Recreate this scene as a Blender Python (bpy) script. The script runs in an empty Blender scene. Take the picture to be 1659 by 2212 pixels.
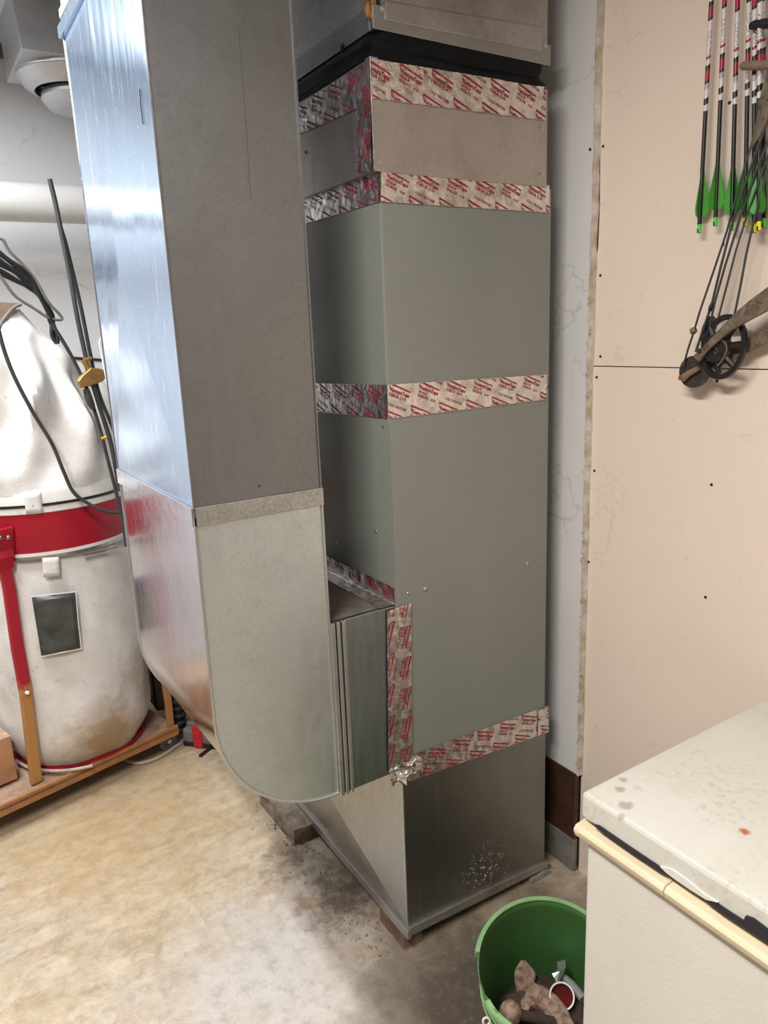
import bpy, bmesh, math, random
from mathutils import Vector, Matrix, noise
random.seed(7)
R_ = math.radians
scene = bpy.context.scene
# ------------------------------------------------------------------ camera
CAM = Vector((-0.98, -1.51, 1.75)); YAW, PIT, ROL, F = 0.56465, 0.237489, -0.0406696, 1598.2
W_, H_ = 1659, 2212
fw = Vector((math.sin(YAW)*math.cos(PIT), math.cos(YAW)*math.cos(PIT), -math.sin(PIT)))
r0 = Vector((math.cos(YAW), -math.sin(YAW), 0)); u0 = r0.cross(fw)
rt = r0*math.cos(ROL) + u0*math.sin(ROL); up = -r0*math.sin(ROL) + u0*math.cos(ROL)
cd = bpy.data.cameras.new('camera'); cam = bpy.data.objects.new('camera', cd); scene.collection.objects.link(cam)
M = Matrix((rt, up, -fw)).transposed().to_4x4(); M.translation = CAM; cam.matrix_world = M
cd.sensor_fit = 'HORIZONTAL'; cd.sensor_width = 36; cd.lens = 36*F/W_; cd.clip_start = .02
scene.camera = cam
# ------------------------------------------------------------------ light and exposure
scene.view_settings.view_transform = 'Standard'; scene.view_settings.look = 'None'
scene.view_settings.gamma = 1; scene.view_settings.use_curve_mapping = False
scene.view_settings.exposure = 0.0
scene.cycles.use_denoising = True
wd = bpy.data.worlds.new('world'); scene.world = wd; wd.use_nodes = True
wd.node_tree.nodes['Background'].inputs[0].default_value = (.9, .95, 1, 1)
wd.node_tree.nodes['Background'].inputs[1].default_value = .05
LIGHTS = [  # x, y, z, rotation about z, length, power, colour, label
    (-1.22, 1.05, 2.93, 90, 1.2, 67, (.93, .97, 1.0), 'long white shop light on the ceiling above the dust collector'),
    (-1.45, -1.05, 2.93, 90, 1.2, 86, (1.0, .965, .92), 'long white shop light on the ceiling midway between the freezer and the dust collector'),
    (.12, -2.9, 2.93, 90, 1.2, 9, (1.0, .95, .88), 'long white shop light on the ceiling above the near end of the freezer'),
]
def ray(x, y): return rt*((x-W_/2)/F) - up*((y-H_/2)/F) + fw
def onX(x, y, X): d = ray(x, y); return CAM + d*((X-CAM.x)/d.x)
def onY(x, y, Y): d = ray(x, y); return CAM + d*((Y-CAM.y)/d.y)
def onZ(x, y, Z): d = ray(x, y); return CAM + d*((Z-CAM.z)/d.z)
def prj(p):
    d = Vector(p)-CAM; z = d.dot(fw); return (W_/2+F*d.dot(rt)/z, H_/2-F*d.dot(up)/z)
# ------------------------------------------------------------------ materials
class NT:
    def __init__(s, name):
        s.m = bpy.data.materials.new(name); s.m.use_nodes = True; s.t = s.m.node_tree
        s.b = s.t.nodes['Principled BSDF']; s.co = s.n('ShaderNodeTexCoord').outputs['Object']
    def n(s, k, **kw):
        x = s.t.nodes.new(k)
        for a, v in kw.items(): setattr(x, a, v)
        return x
    def set(s, node, key, v):
        i = node.inputs[key]
        if hasattr(v, 'is_linked') or isinstance(v, bpy.types.NodeSocket): s.t.links.new(v, i)
        else: i.default_value = (*v, 1) if isinstance(v, tuple) and len(v) == 3 and i.type == 'RGBA' else v
    def noise(s, scale, detail=4, rough=.6, co=None, dist=0, stretch=None):
        x = s.n('ShaderNodeTexNoise'); co = co or s.co
        if stretch:
            mp = s.n('ShaderNodeMapping'); s.set(mp, 0, co); mp.inputs['Scale'].default_value = stretch; co = mp.outputs[0]
        s.set(x, 'Vector', co); s.set(x, 'Scale', scale); s.set(x, 'Detail', detail); s.set(x, 'Roughness', rough); s.set(x, 'Distortion', dist)
        return x.outputs['Fac']
    def vor(s, scale, feature='F1', out='Distance', co=None, rnd=1):
        x = s.n('ShaderNodeTexVoronoi', feature=feature); s.set(x, 'Vector', co or s.co); s.set(x, 'Scale', scale); s.set(x, 'Randomness', rnd); return x.outputs[out]
    def ramp(s, fac, *stops, const=False):
        x = s.n('ShaderNodeValToRGB'); e = x.color_ramp.elements
        if const: x.color_ramp.interpolation = 'CONSTANT'
        while len(e) < len(stops): e.new(.5)
        for i, (p, c) in enumerate(stops):
            e[i].position = p; e[i].color = (c, c, c, 1) if not isinstance(c, tuple) else (*c, 1)
        s.set(x, 0, fac); return x.outputs[0]
    def mix(s, fac, a, b, mode='MIX'):
        x = s.n('ShaderNodeMix', data_type='RGBA', blend_type=mode); s.set(x, 0, fac); s.set(x, 6, a); s.set(x, 7, b); return x.outputs[2]
    def math(s, op, a, b=0.0, c=0.0):
        x = s.n('ShaderNodeMath', operation=op); s.set(x, 0, a); s.set(x, 1, b); s.set(x, 2, c); return x.outputs[0]
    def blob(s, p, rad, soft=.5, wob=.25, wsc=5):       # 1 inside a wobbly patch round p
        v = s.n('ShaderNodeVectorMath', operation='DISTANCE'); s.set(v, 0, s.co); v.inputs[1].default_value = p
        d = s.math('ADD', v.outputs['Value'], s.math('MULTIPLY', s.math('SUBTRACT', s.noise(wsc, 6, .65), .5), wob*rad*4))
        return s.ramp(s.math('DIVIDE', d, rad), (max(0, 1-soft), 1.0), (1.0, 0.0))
    def bump(s, h, strength=.2, dist=.002, prev=None):
        x = s.n('ShaderNodeBump'); s.set(x, 'Height', h); s.set(x, 'Strength', strength); s.set(x, 'Distance', dist)
        if prev is not None: s.set(x, 'Normal', prev)
        return x.outputs[0]
    def done(s, col=None, rough=None, metal=None, nrm=None, **kw):
        if col is not None: s.set(s.b, 'Base Color', col)
        if rough is not None: s.set(s.b, 'Roughness', rough)
        if metal is not None: s.set(s.b, 'Metallic', metal)
        if nrm is not None: s.set(s.b, 'Normal', nrm)
        for k, v in kw.items(): s.set(s.b, k.replace('_', ' '), v)
        return s.m
def plain(name, col, rough=.5, metal=0., var=.25, scale=12, bump=0, bscale=60, col2=None, lo=.35, hi=.7, **kw):
    t = NT(name); c2 = col2 or tuple(v*(1-var) for v in col)
    c = t.mix(t.ramp(t.noise(scale, 5), (lo, 0.), (hi, 1.)), col, c2)
    return t.done(c, rough, metal, t.bump(t.noise(bscale, 4), bump, .003) if bump else None, **kw)
def galv(name, col=(.60, .62, .63), rough=.34, dirt=.25, dcol=(.25, .22, .19), streak=.3, spangle=.18, dent=.25):
    t = NT(name)
    c = t.mix(t.math('MULTIPLY', t.vor(130, out='Distance'), spangle*1.6), col, tuple(v*.62 for v in col))
    c = t.mix(t.math('MULTIPLY', t.ramp(t.noise(5, 6, .65), (.48, 0.), (.75, 1.)), dirt), c, dcol)
    sp = t.ramp(t.noise(260, 2), (.66, 0.), (.74, 1.))
    c = t.mix(t.math('MULTIPLY', sp, dirt*1.6), c, dcol)
    st = t.ramp(t.noise(9, 5, .6, stretch=(7, 7, .5)), (.42, 0.), (.72, 1.))
    r = t.math('ADD', t.math('MULTIPLY', st, streak*.35), rough)
    r = t.math('ADD', r, t.math('MULTIPLY', t.vor(130, out='Distance'), .08))
    n = t.bump(t.noise(3.2, 3), dent, .02); n = t.bump(t.noise(420, 2), .05, .001, n)
    return t.done(c, r, 1., n)
MT = {}
MT['galv'] = galv('galvanised steel')
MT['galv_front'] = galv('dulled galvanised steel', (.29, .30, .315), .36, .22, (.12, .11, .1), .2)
def shiny():
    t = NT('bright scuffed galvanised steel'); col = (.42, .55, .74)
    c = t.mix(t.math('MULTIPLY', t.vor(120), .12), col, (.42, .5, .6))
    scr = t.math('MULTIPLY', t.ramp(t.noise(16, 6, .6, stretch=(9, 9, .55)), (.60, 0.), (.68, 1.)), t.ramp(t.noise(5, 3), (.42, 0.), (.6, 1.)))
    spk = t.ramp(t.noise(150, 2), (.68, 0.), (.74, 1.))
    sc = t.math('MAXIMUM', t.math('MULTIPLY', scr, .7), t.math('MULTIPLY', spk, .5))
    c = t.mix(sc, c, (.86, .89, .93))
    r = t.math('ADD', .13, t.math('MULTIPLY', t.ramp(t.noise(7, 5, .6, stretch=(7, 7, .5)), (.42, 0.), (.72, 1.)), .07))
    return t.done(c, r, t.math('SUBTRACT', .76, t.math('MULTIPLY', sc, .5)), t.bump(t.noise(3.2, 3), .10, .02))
MT['galv_shiny'] = shiny()
MT['galv_heel'] = galv('scratched mirror galvanised steel', (.70, .72, .79), .12, .05, (.4, .4, .45), .18, .04, .14)
MT['galv_dark'] = galv('weathered galvanised steel', (.50, .49, .48), .42, .5, (.16, .14, .12), .3)
MT['galv_base'] = galv('galvanised base steel', (.5, .5, .49), .36, .3, (.2, .18, .15), .3)
MT['cleat'] = galv('spangled cleat steel', (.6, .6, .59), .42, .5, (.2, .19, .18), .3, .5)
def paint():
    t = NT('grey green cabinet paint')
    c = t.mix(t.ramp(t.noise(2.2, 4), (.35, 0.), (.7, 1.)), (.212, .222, .20), (.232, .242, .218))
    c = t.mix(t.math('MULTIPLY', t.ramp(t.noise(90, 3), (.7, 0.), (.76, 1.)), .35), c, (.1, .1, .09))
    return t.done(c, .36, 0., t.bump(t.noise(700, 2), .03, .001))
MT['cabinet'] = paint()
MT['branch'] = galv('pale branch duct steel', (.62, .62, .63), .45, .3, (.3, .29, .28), .2)
def foil():
    t = NT('crinkled foil tape')
    w = t.math('ADD', t.noise(30, 5, .6, dist=1.8), t.math('MULTIPLY', t.vor(48), .7))
    c = t.mix(t.ramp(t.noise(30, 3), (.4, 0.), (.65, 1.)), (.86, .83, .80), (.58, .55, .535))
    return t.done(c, t.ramp(t.noise(16, 3), (.3, .17), (.7, .36)), 1., t.bump(w, .5, .005))
MT['foil'] = foil()
MT['print'] = plain('red tape print', (.34, .012, .035), .5, var=.3, scale=60)
MT['print_thin'] = plain('dark red small print', (.24, .02, .045), .5, var=.2, scale=60)
MT['canvas'] = plain('black vinyl canvas', (.004, .005, .008), .5, var=.5, scale=9, bump=.3, bscale=30, Specular_IOR_Level=.18)
def concrete():
    t = NT('stained concrete floor with painted shade')
    big = t.noise(2.3, 6, .62); fine = t.noise(24, 6, .72); mott = t.noise(7, 7, .72, dist=.6); strk = t.noise(6, 5, .65, stretch=(1, 3.2, 1))
    c = t.mix(t.ramp(big, (.36, 0.), (.66, 1.)), (.54, .44, .315), (.49, .425, .345))
    c = t.mix(t.math('MULTIPLY', t.ramp(mott, (.40, 0.), (.66, 1.)), .7), c, (.36, .25, .135))
    c = t.mix(t.math('MULTIPLY', t.ramp(strk, (.48, 0.), (.62, 1.)), .5), c, (.64, .55, .43))
    c = t.mix(t.math('MULTIPLY', t.ramp(t.noise(14, 7, .75, dist=1.), (.48, 0.), (.62, 1.)), .45), c, (.32, .23, .135))
    c = t.mix(t.math('MULTIPLY', t.blob((-.55, 1.15, 0), .65, .8, .35), .6), c, (.44, .29, .12))
    c = t.mix(t.math('MULTIPLY', t.blob((-.36, .12, 0), .46, .8, .35), .8), c, (.54, .515, .50))
    c = t.mix(t.math('MULTIPLY', t.blob((-.06, .42, 0), .2, .9, .5, 11), .6), c, (.50, .47, .44))
    c = t.mix(t.math('MULTIPLY', t.blob((-.5, -.35, 0), .5, .8, .35), .45), c, (.62, .56, .49))
    c = t.mix(t.math('MULTIPLY', t.blob((.24, -.34, 0), .56, .6, .25), .95), c, (.07, .057, .045))  # dirt patch, darkened further to paint the furnace's shadow on the floor
    c = t.mix(t.math('MULTIPLY', t.blob((.04, -.2, 0), .32, .8, .3), .8), c, (.085, .068, .052))  # more of the painted shadow in front of the base, over real dirt
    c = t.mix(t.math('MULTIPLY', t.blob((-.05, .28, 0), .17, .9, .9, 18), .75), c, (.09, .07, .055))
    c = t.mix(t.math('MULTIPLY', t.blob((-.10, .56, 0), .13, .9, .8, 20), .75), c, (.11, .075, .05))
    c = t.mix(t.math('MULTIPLY', t.blob((-.16, .33, 0), .05, .9, .8, 22), .5), c, (.36, .19, .09))
    c = t.mix(t.math('MULTIPLY', t.ramp(fine, (.48, 0.), (.74, 1.)), .5), c, (.17, .135, .10))
    c = t.mix(t.math('MULTIPLY', t.ramp(t.noise(110, 3), (.64, 0.), (.74, 1.)), .45), c, (.08, .065, .05))
    c = t.mix(t.math('MULTIPLY', t.ramp(t.noise(48, 6, .7), (.56, 0.), (.72, 1.)), .22), c, (.62, .57, .50))
    n = t.bump(fine, .5, .006); n = t.bump(t.noise(95, 4), .35, .002, n)
    return t.done(c, t.ramp(mott, (.3, .5), (.7, .82)), 0., n)
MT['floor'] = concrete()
def oldwall(name, col, col2, crack=.7, sc=2.4):
    t = NT(name)
    c = t.mix(t.ramp(t.noise(1.6, 4), (.35, 0.), (.7, 1.)), col, col2)
    wob = t.n('ShaderNodeVectorMath', operation='MULTIPLY_ADD'); nz = t.n('ShaderNodeTexNoise'); t.set(nz, 'Vector', t.co); t.set(nz, 'Scale', 7.); t.set(nz, 'Detail', 5.)
    t.set(wob, 0, nz.outputs['Color']); wob.inputs[1].default_value = (.3, .3, .3); t.set(wob, 2, t.co)
    e = t.ramp(t.vor(sc, 'DISTANCE_TO_EDGE', co=wob.outputs[0]), (.0, 1.), (.012, 0.))
    msk = t.ramp(t.noise(2.1, 4), (.47, 0.), (.55, 1.))
    c = t.mix(t.math('MULTIPLY', t.math('MULTIPLY', e, msk), crack), c, (.16, .14, .13))
    c = t.mix(t.math('MULTIPLY', t.ramp(t.noise(26, 3, dist=1.), (.69, 0.), (.75, 1.)), crack*.8), c, (.2, .18, .17))
    return t.done(c, .7, 0., t.bump(t.noise(45, 4), .12, .002))
MT['wall_white'] = oldwall('old white painted wall', (.72, .71, .715), (.64, .63, .635), .28)
MT['wall_beige'] = oldwall('scuffed beige wallboard', (.84, .71, .605), (.79, .675, .575), .22, 5)
MT['wall_far'] = plain('tan workshop wall', (.24, .20, .165), .8, scale=2)
MT['ceiling'] = plain('pale ceiling board', (.70, .73, .77), .8, scale=2)
MT['gypsum'] = plain('raw gypsum edge', (.42, .33, .24), .9, scale=25, bump=.6, bscale=80, col2=(.7, .66, .6))
MT['brown_wood'] = plain('dark brown board', (.075, .033, .018), .5, var=.6, scale=9)
MT['stem'] = plain('grey foundation concrete', (.27, .255, .23), .85, var=.5, scale=14, bump=.5)
MT['dark_beam'] = plain('grimy dark batten', (.13, .115, .12), .7, var=.5, scale=20)
MT['screw'] = plain('zinc screw', (.62, .62, .6), .3, 1., var=.2)
MT['dark_screw'] = plain('black drywall screw', (.02, .018, .016), .5, var=.2)
MT['steel'] = plain('bright steel', (.62, .62, .6), .28, 1., var=.3, scale=30)
MT['felt'] = None
def felt(name, stain_shade):
    t = NT(name)
    c = t.mix(t.ramp(t.noise(8, 5, .65), (.36, 0.), (.7, 1.)), (.74, .71, .69), (.60, .565, .53))
    c = t.mix(t.math('MULTIPLY', t.ramp(t.noise(34, 4), (.62, 0.), (.72, 1.)), .4), c, (.33, .28, .23))
    if stain_shade:
        c = t.mix(t.math('MULTIPLY', t.blob(stain_shade[0], stain_shade[1], .7, .32, 9), .85), c, (.30, .17, .05))
        c = t.mix(t.math('MULTIPLY', t.blob(stain_shade[2], stain_shade[3], .7, .3, 9), .7), c, (.22, .12, .055))  # brown-red shading of the bag's right side, put into the colour
        z = t.n('ShaderNodeSeparateXYZ'); t.set(z, 0, t.co)
        lowz = t.ramp(t.math('ADD', z.outputs[2], t.math('MULTIPLY', t.noise(9, 4), .12)), (.17, 1.), (.26, 0.))
        c = t.mix(t.math('MULTIPLY', lowz, .5), c, (.3, .22, .14))
    return t.done(c, .95, 0., t.bump(t.noise(120, 4), .35, .003), Sheen_Weight=.2)
MT['clear_dark'] = plain('dusty dark plastic window', (.028, .03, .03), .32, var=.2, scale=7, col2=(.10, .10, .095))
MT['red'] = plain('glossy red paint', (.36, .008, .022), .3, var=.2, scale=8)
MT['orange_dust'] = plain('dusty orange paint', (.40, .18, .055), .75, scale=26, col2=(.27, .12, .05), bump=.3)
def leg_mat():
    t = NT('red paint under sawdust'); z = t.n('ShaderNodeSeparateXYZ'); t.set(z, 0, t.co)
    f = t.math('ADD', t.math('SUBTRACT', .56, z.outputs[2]), t.math('MULTIPLY', t.math('SUBTRACT', t.noise(26, 5, .7), .5), .35))
    c = t.mix(t.ramp(f, (.0, 0.), (.08, 1.)), (.36, .008, .022), (.42, .20, .06))
    return t.done(c, .5, 0., t.bump(t.noise(60, 4), .2, .002))
MT['leg'] = leg_mat()
MT['sawdust'] = plain('sawdust covered deck', (.40, .27, .19), .95, scale=20, col2=(.24, .14, .085), bump=1., bscale=60)
MT['carton'] = plain('orange brown box board', (.47, .235, .12), .7, scale=14, var=.3, bump=.2)
MT['carton_top'] = plain('dusty box top', (.52, .35, .24), .9, scale=30, var=.35, bump=.4)
MT['rubber'] = plain('black rubber', (.014, .015, .018), .5, var=.4, scale=20)
MT['cord'] = plain('dark grey cable', (.05, .051, .054), .5, var=.4, scale=20)
MT['cord_grey'] = plain('dusty grey cable', (.17, .16, .15), .6, var=.4, scale=30)
MT['cord_white'] = plain('grubby white cord', (.52, .45, .37), .7, var=.3, scale=30)
MT['pvc'] = plain('white pvc pipe', (.66, .64, .61), .35, var=.10, scale=5)
MT['brass'] = plain('tarnished brass', (.50, .29, .10), .38, .75, var=.3, scale=20)
MT['yellow'] = plain('yellow tie', (.7, .45, .05), .5)
MT['white'] = plain('white enamel', (.82, .8, .77), .4, var=.08)
MT['grey_plastic'] = plain('dusty grey plastic', (.20, .185, .165), .8, scale=30, var=.5, bump=.3)
MT['red_strap'] = plain('red webbing strap', (.55, .015, .03), .7, var=.2, scale=40)
MT['black'] = plain('black steel', (.015, .014, .014), .45, var=.3)
MT['brick'] = plain('rough brown concrete', (.31, .25, .19), .95, scale=18, col2=(.12, .085, .06), bump=.9, bscale=50)
MT['wood_old'] = plain('old timber block', (.21, .145, .10), .9, scale=18, col2=(.10, .07, .05), bump=.7, bscale=40)
def enamel():
    t = NT('chipped white freezer enamel')
    c = t.mix(t.ramp(t.noise(4, 5), (.35, 0.), (.7, 1.)), (.62, .605, .555), (.57, .55, .49))
    c = t.mix(t.math('MULTIPLY', t.math('MULTIPLY', t.ramp(t.noise(70, 6, .75), (.52, 0.), (.62, 1.)), t.ramp(t.noise(5, 4), (.42, .15), (.62, 1.))), .5), c, (.36, .33, .26))
    for p, rr, cc in (((.0, -.74, .9), .017, (.36, .29, .24)), ((.03, -.70, .9), .012, (.36, .29, .24)), ((.06, -.72, .9), .011, (.5, .47, .38)), ((.06, -.685, .9), .01, (.36, .29, .24)), ((-.03, -.755, .9), .009, (.4, .33, .28)), ((.12, -.77, .9), .03, (.58, .55, .45))):
        c = t.mix(t.math('MULTIPLY', t.blob(p, rr, .5, .5, 60), .8), c, cc)
    c = t.mix(t.math('MULTIPLY', t.blob((.105, -.905, .9), .011, .5, .4, 90), .95), c, (.42, .10, .015))
    return t.done(c, .38, 0., t.bump(t.noise(210, 3, .5), .18, .0015))
MT['freezer'] = enamel()
def leather():
    t = NT('orange peel freezer side enamel')
    c = t.mix(t.ramp(t.noise(5, 5), (.35, 0.), (.7, 1.)), (.66, .635, .585), (.62, .59, .54))
    return t.done(c, .45, 0., t.bump(t.noise(150, 3, .55, dist=.6), .35, .0018))
MT['freezer_side'] = leather()
MT['cream'] = plain('yellowed cream plastic', (.72, .61, .42), .35, var=.12, scale=8)
MT['gasket'] = plain('black rubber gasket', (.012, .012, .018), .6)
MT['green'] = plain('green bucket plastic', (.055, .19, .05), .45, var=.3, scale=10, col2=(.075, .15, .045))
MT['green_rim'] = plain('pale scuffed green plastic', (.23, .43, .19), .5, var=.2, scale=30)
MT['rust'] = plain('rusty iron', (.36, .25, .19), .85, scale=70, lo=.4, hi=.62, col2=(.17, .095, .065), bump=.6, bscale=70)
MT['rust_dark'] = plain('dark rusty iron', (.075, .048, .036), .85, scale=30, col2=(.035, .022, .018), bump=.6, bscale=70)
MT['red_in'] = plain('dark red grease', (.13, .012, .010), .85, var=.4, Specular_IOR_Level=.15)
MT['grey_sleeve'] = plain('grey plastic film', (.33, .33, .34), .3, var=.3)
MT['insul'] = plain('burnt yellow insulation', (.42, .20, .05), .95, scale=40, col2=(.08, .05, .03), bump=1.)
MT['arrow_black'] = plain('black carbon shaft', (.014, .013, .015), .42, var=.2)
MT['vane'] = plain('green plastic vane', (.055, .36, .03), .45, var=.2, scale=40)
MT['nock_green'] = plain('bright green nock', (.10, .80, .06), .4, var=.1)
MT['nock_yellow'] = plain('yellow nock', (.90, .78, .02), .4, var=.1)
MT['peg_wood'] = plain('old wooden peg', (.30, .20, .14), .6, scale=30, var=.4)
def camo():
    t = NT('bark camouflage film')
    c = t.mix(t.ramp(t.noise(34, 4), (.4, 0.), (.6, 1.)), (.20, .155, .105), (.12, .088, .062))
    c = t.mix(t.ramp(t.noise(55, 5, .7, dist=1.5), (.52, 0.), (.62, .85)), c, (.04, .03, .022))
    return t.done(c, .5)
MT['camo'] = camo()
def wrapm():
    t = NT('red white black arrow wrap'); uv = t.n('ShaderNodeUVMap'); uv.uv_map = 'UVMap'
    s = t.n('ShaderNodeSeparateXYZ'); t.set(s, 0, uv.outputs[0])
    ph = t.math('ADD', s.outputs[1], t.math('MULTIPLY', t.math('SINE', t.math('MULTIPLY', s.outputs[0], 6.2832)), .012))
    K, Wt, Rd, G = (.012, .011, .013), (.72, .69, .70), (.36, .012, .035), (.42, .40, .43)
    c = t.ramp(ph, (0, Wt), (.05, K), (.09, Wt), (.15, G), (.19, K), (.21, Rd), (.28, K), (.31, Wt), (.35, Rd), (.37, K), (.53, Wt), (.60, K), (.62, Rd), (.69, K), (.72, Wt), (.80, G), (.86, Wt), (.93, K), const=True)
    lz = t.ramp(t.vor(420), (.3, 0.), (.34, 1.), const=True)
    inl = t.math('MULTIPLY', t.math('GREATER_THAN', ph, .37), t.math('LESS_THAN', ph, .53))
    c = t.mix(t.math('MULTIPLY', inl, lz), c, Wt)
    return t.done(c, .35)
MT['wrap'] = wrapm()
em = bpy.data.materials.new('lit fluorescent tube'); em.use_nodes = True
em.node_tree.nodes['Principled BSDF'].inputs['Emission Color'].default_value = (.95, .98, 1, 1); em.node_tree.nodes['Principled BSDF'].inputs['Emission Strength'].default_value = 4
MT['tube'] = em
BAGX, BAGY, BAGR = -.572, 1.635, .305
MT['felt'] = felt('soiled white felt with painted shade', (onY(235, 1590, BAGY-.27), .20, onY(312, 1460, BAGY-.12), .24))  # first patch is a real stain, second paints the shaded right side
MT['felt_up'] = felt('dusty white canvas', None)
# ------------------------------------------------------------------ mesh helpers
def P(*a): return Vector(a)
class MB:
    def __init__(s): s.v = []; s.f = []; s.uv = None
    def add(s, vs, fs):
        k = len(s.v); s.v += [Vector(v) for v in vs]; s.f += [tuple(i+k for i in f) for f in fs]; return s
    def box(s, a, b, T=None):
        x0, y0, z0 = a; x1, y1, z1 = b
        vs = [P(x, y, z) for z in (z0, z1) for y in (y0, y1) for x in (x0, x1)]
        if T: vs = [T @ v for v in vs]
        return s.add(vs, [(0, 2, 3, 1), (4, 5, 7, 6), (0, 1, 5, 4), (2, 6, 7, 3), (0, 4, 6, 2), (1, 3, 7, 5)])
    def hexa(s, q0, q1):                   # two matching quads
        return s.add(list(q0)+list(q1), [(3, 2, 1, 0), (4, 5, 6, 7)]+[(i, (i+1) % 4, 4+(i+1) % 4, 4+i) for i in range(4)])
    def prism(s, pts, d):                  # planar polygon pushed along d
        n = len(pts); d = Vector(d)
        return s.add([Vector(p) for p in pts]+[Vector(p)+d for p in pts], [tuple(range(n-1, -1, -1)), tuple(range(n, 2*n))]+[(i, (i+1) % n, n+(i+1) % n, n+i) for i in range(n)])
    def tube(s, path, rad, n=8, caps=True, sx=1.0):
        path = [Vector(p) for p in path]; rs = rad if isinstance(rad, (list, tuple)) else [rad]*len(path); vs = []; fs = []
        t = (path[1]-path[0]).normalized(); a = t.orthogonal().normalized()
        for i, p in enumerate(path):
            t = (path[min(i+1, len(path)-1)]-path[max(i-1, 0)]).normalized()
            a = (a-t*a.dot(t)).normalized(); b = t.cross(a)
            vs += [p+(a*math.cos(2*math.pi*k/n)*sx+b*math.sin(2*math.pi*k/n))*rs[i] for k in range(n)]
        for i in range(len(path)-1):
            fs += [(i*n+k, i*n+(k+1) % n, (i+1)*n+(k+1) % n, (i+1)*n+k) for k in range(n)]
        if caps: fs += [tuple(range(n-1, -1, -1)), tuple(range((len(path)-1)*n, len(path)*n))]
        return s.add(vs, fs)
    def lathe(s, prof, c, n=32, T=None, a0=0, a1=2*math.pi):     # prof: (r, z)
        vs = []; fs = []; full = abs(a1-a0-2*math.pi) < 1e-6; m = n if full else n+1
        for r, z in prof:
            for k in range(m):
                a = a0+(a1-a0)*k/n; v = P(r*math.cos(a), r*math.sin(a), z); vs.append((T @ v if T else v)+Vector(c))
        for i in range(len(prof)-1):
            for k in range(n):
                k2 = (k+1) % m; fs.append((i*m+k, i*m+k2, (i+1)*m+k2, (i+1)*m+k))
        return s.add(vs, fs)
    def sphere(s, c, r, n=12, m=8, sc=(1, 1, 1)):
        vs = [Vector(c)+P(0, 0, -r*sc[2])]; fs = []
        for j in range(1, m):
            th = -math.pi/2+math.pi*j/m
            vs += [Vector(c)+P(r*sc[0]*math.cos(th)*math.cos(2*math.pi*k/n), r*sc[1]*math.cos(th)*math.sin(2*math.pi*k/n), r*sc[2]*math.sin(th)) for k in range(n)]
        vs.append(Vector(c)+P(0, 0, r*sc[2])); L = len(vs)-1
        for k in range(n):
            k2 = (k+1) % n; fs.append((0, 1+k2, 1+k)); fs.append((L, L-n+k, L-n+k2))
            for j in range(m-2): fs.append((1+j*n+k, 1+j*n+k2, 1+(j+1)*n+k2, 1+(j+1)*n+k))
        return s.add(vs, fs)
    def disc(s, c, nrm, r, h, n=12):
        nrm = Vector(nrm).normalized(); return s.tube([Vector(c), Vector(c)+nrm*h], r, n)
    def build(s, name, mat, parent=None, smooth=False, bevel=0, solid=0, sub=0):
        me = bpy.data.meshes.new(name); me.from_pydata([tuple(v) for v in s.v], [], s.f); me.update()
        bm = bmesh.new(); bm.from_mesh(me); bmesh.ops.recalc_face_normals(bm, faces=bm.faces); bm.to_mesh(me); bm.free()
        return link(name, me, mat, parent, smooth, bevel, solid, sub)
def link(name, me, mat, parent=None, smooth=False, bevel=0, solid=0, sub=0):
    o = bpy.data.objects.new(name, me); scene.collection.objects.link(o)
    me.materials.append(MT[mat] if isinstance(mat, str) else mat)
    if parent is not None:
        o.parent = parent
        if parent.type == 'EMPTY': o.location = -parent.location
    if smooth:
        for p in me.polygons: p.use_smooth = True
        try: me.set_sharp_from_angle(angle=R_(38))
        except Exception: pass
    if sub: m = o.modifiers.new('sub', 'SUBSURF'); m.levels = m.render_levels = sub
    if solid: m = o.modifiers.new('solid', 'SOLIDIFY'); m.thickness = solid; m.offset = 0
    if bevel:
        m = o.modifiers.new('bevel', 'BEVEL'); m.width = bevel; m.segments = 2; m.limit_method = 'ANGLE'; m.angle_limit = R_(35)
    return o
def tag(o, label=None, cat=None, group=None, kind=None):
    for k, v in (('label', label), ('category', cat), ('group', group), ('kind', kind)):
        if v: o[k] = v
    return o
def thing(name, label, cat, loc=(0, 0, 0), group=None):
    o = bpy.data.objects.new(name, None); o.empty_display_size = .05; scene.collection.objects.link(o); o.location = loc
    return tag(o, label, cat, group)
def struct(o): o['kind'] = 'structure'; return o
def smooth_path(pts, k=6):
    pts = [Vector(p) for p in pts]; out = []
    for i in range(len(pts)-1):
        p0 = pts[max(i-1, 0)]; p1 = pts[i]; p2 = pts[i+1]; p3 = pts[min(i+2, len(pts)-1)]
        for j in range(k):
            t = j/k; out.append(.5*((2*p1)+(p2-p0)*t+(2*p0-5*p1+4*p2-p3)*t*t+(3*p1-p0-3*p2+p3)*t**3))
    return out+[pts[-1]]
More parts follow.
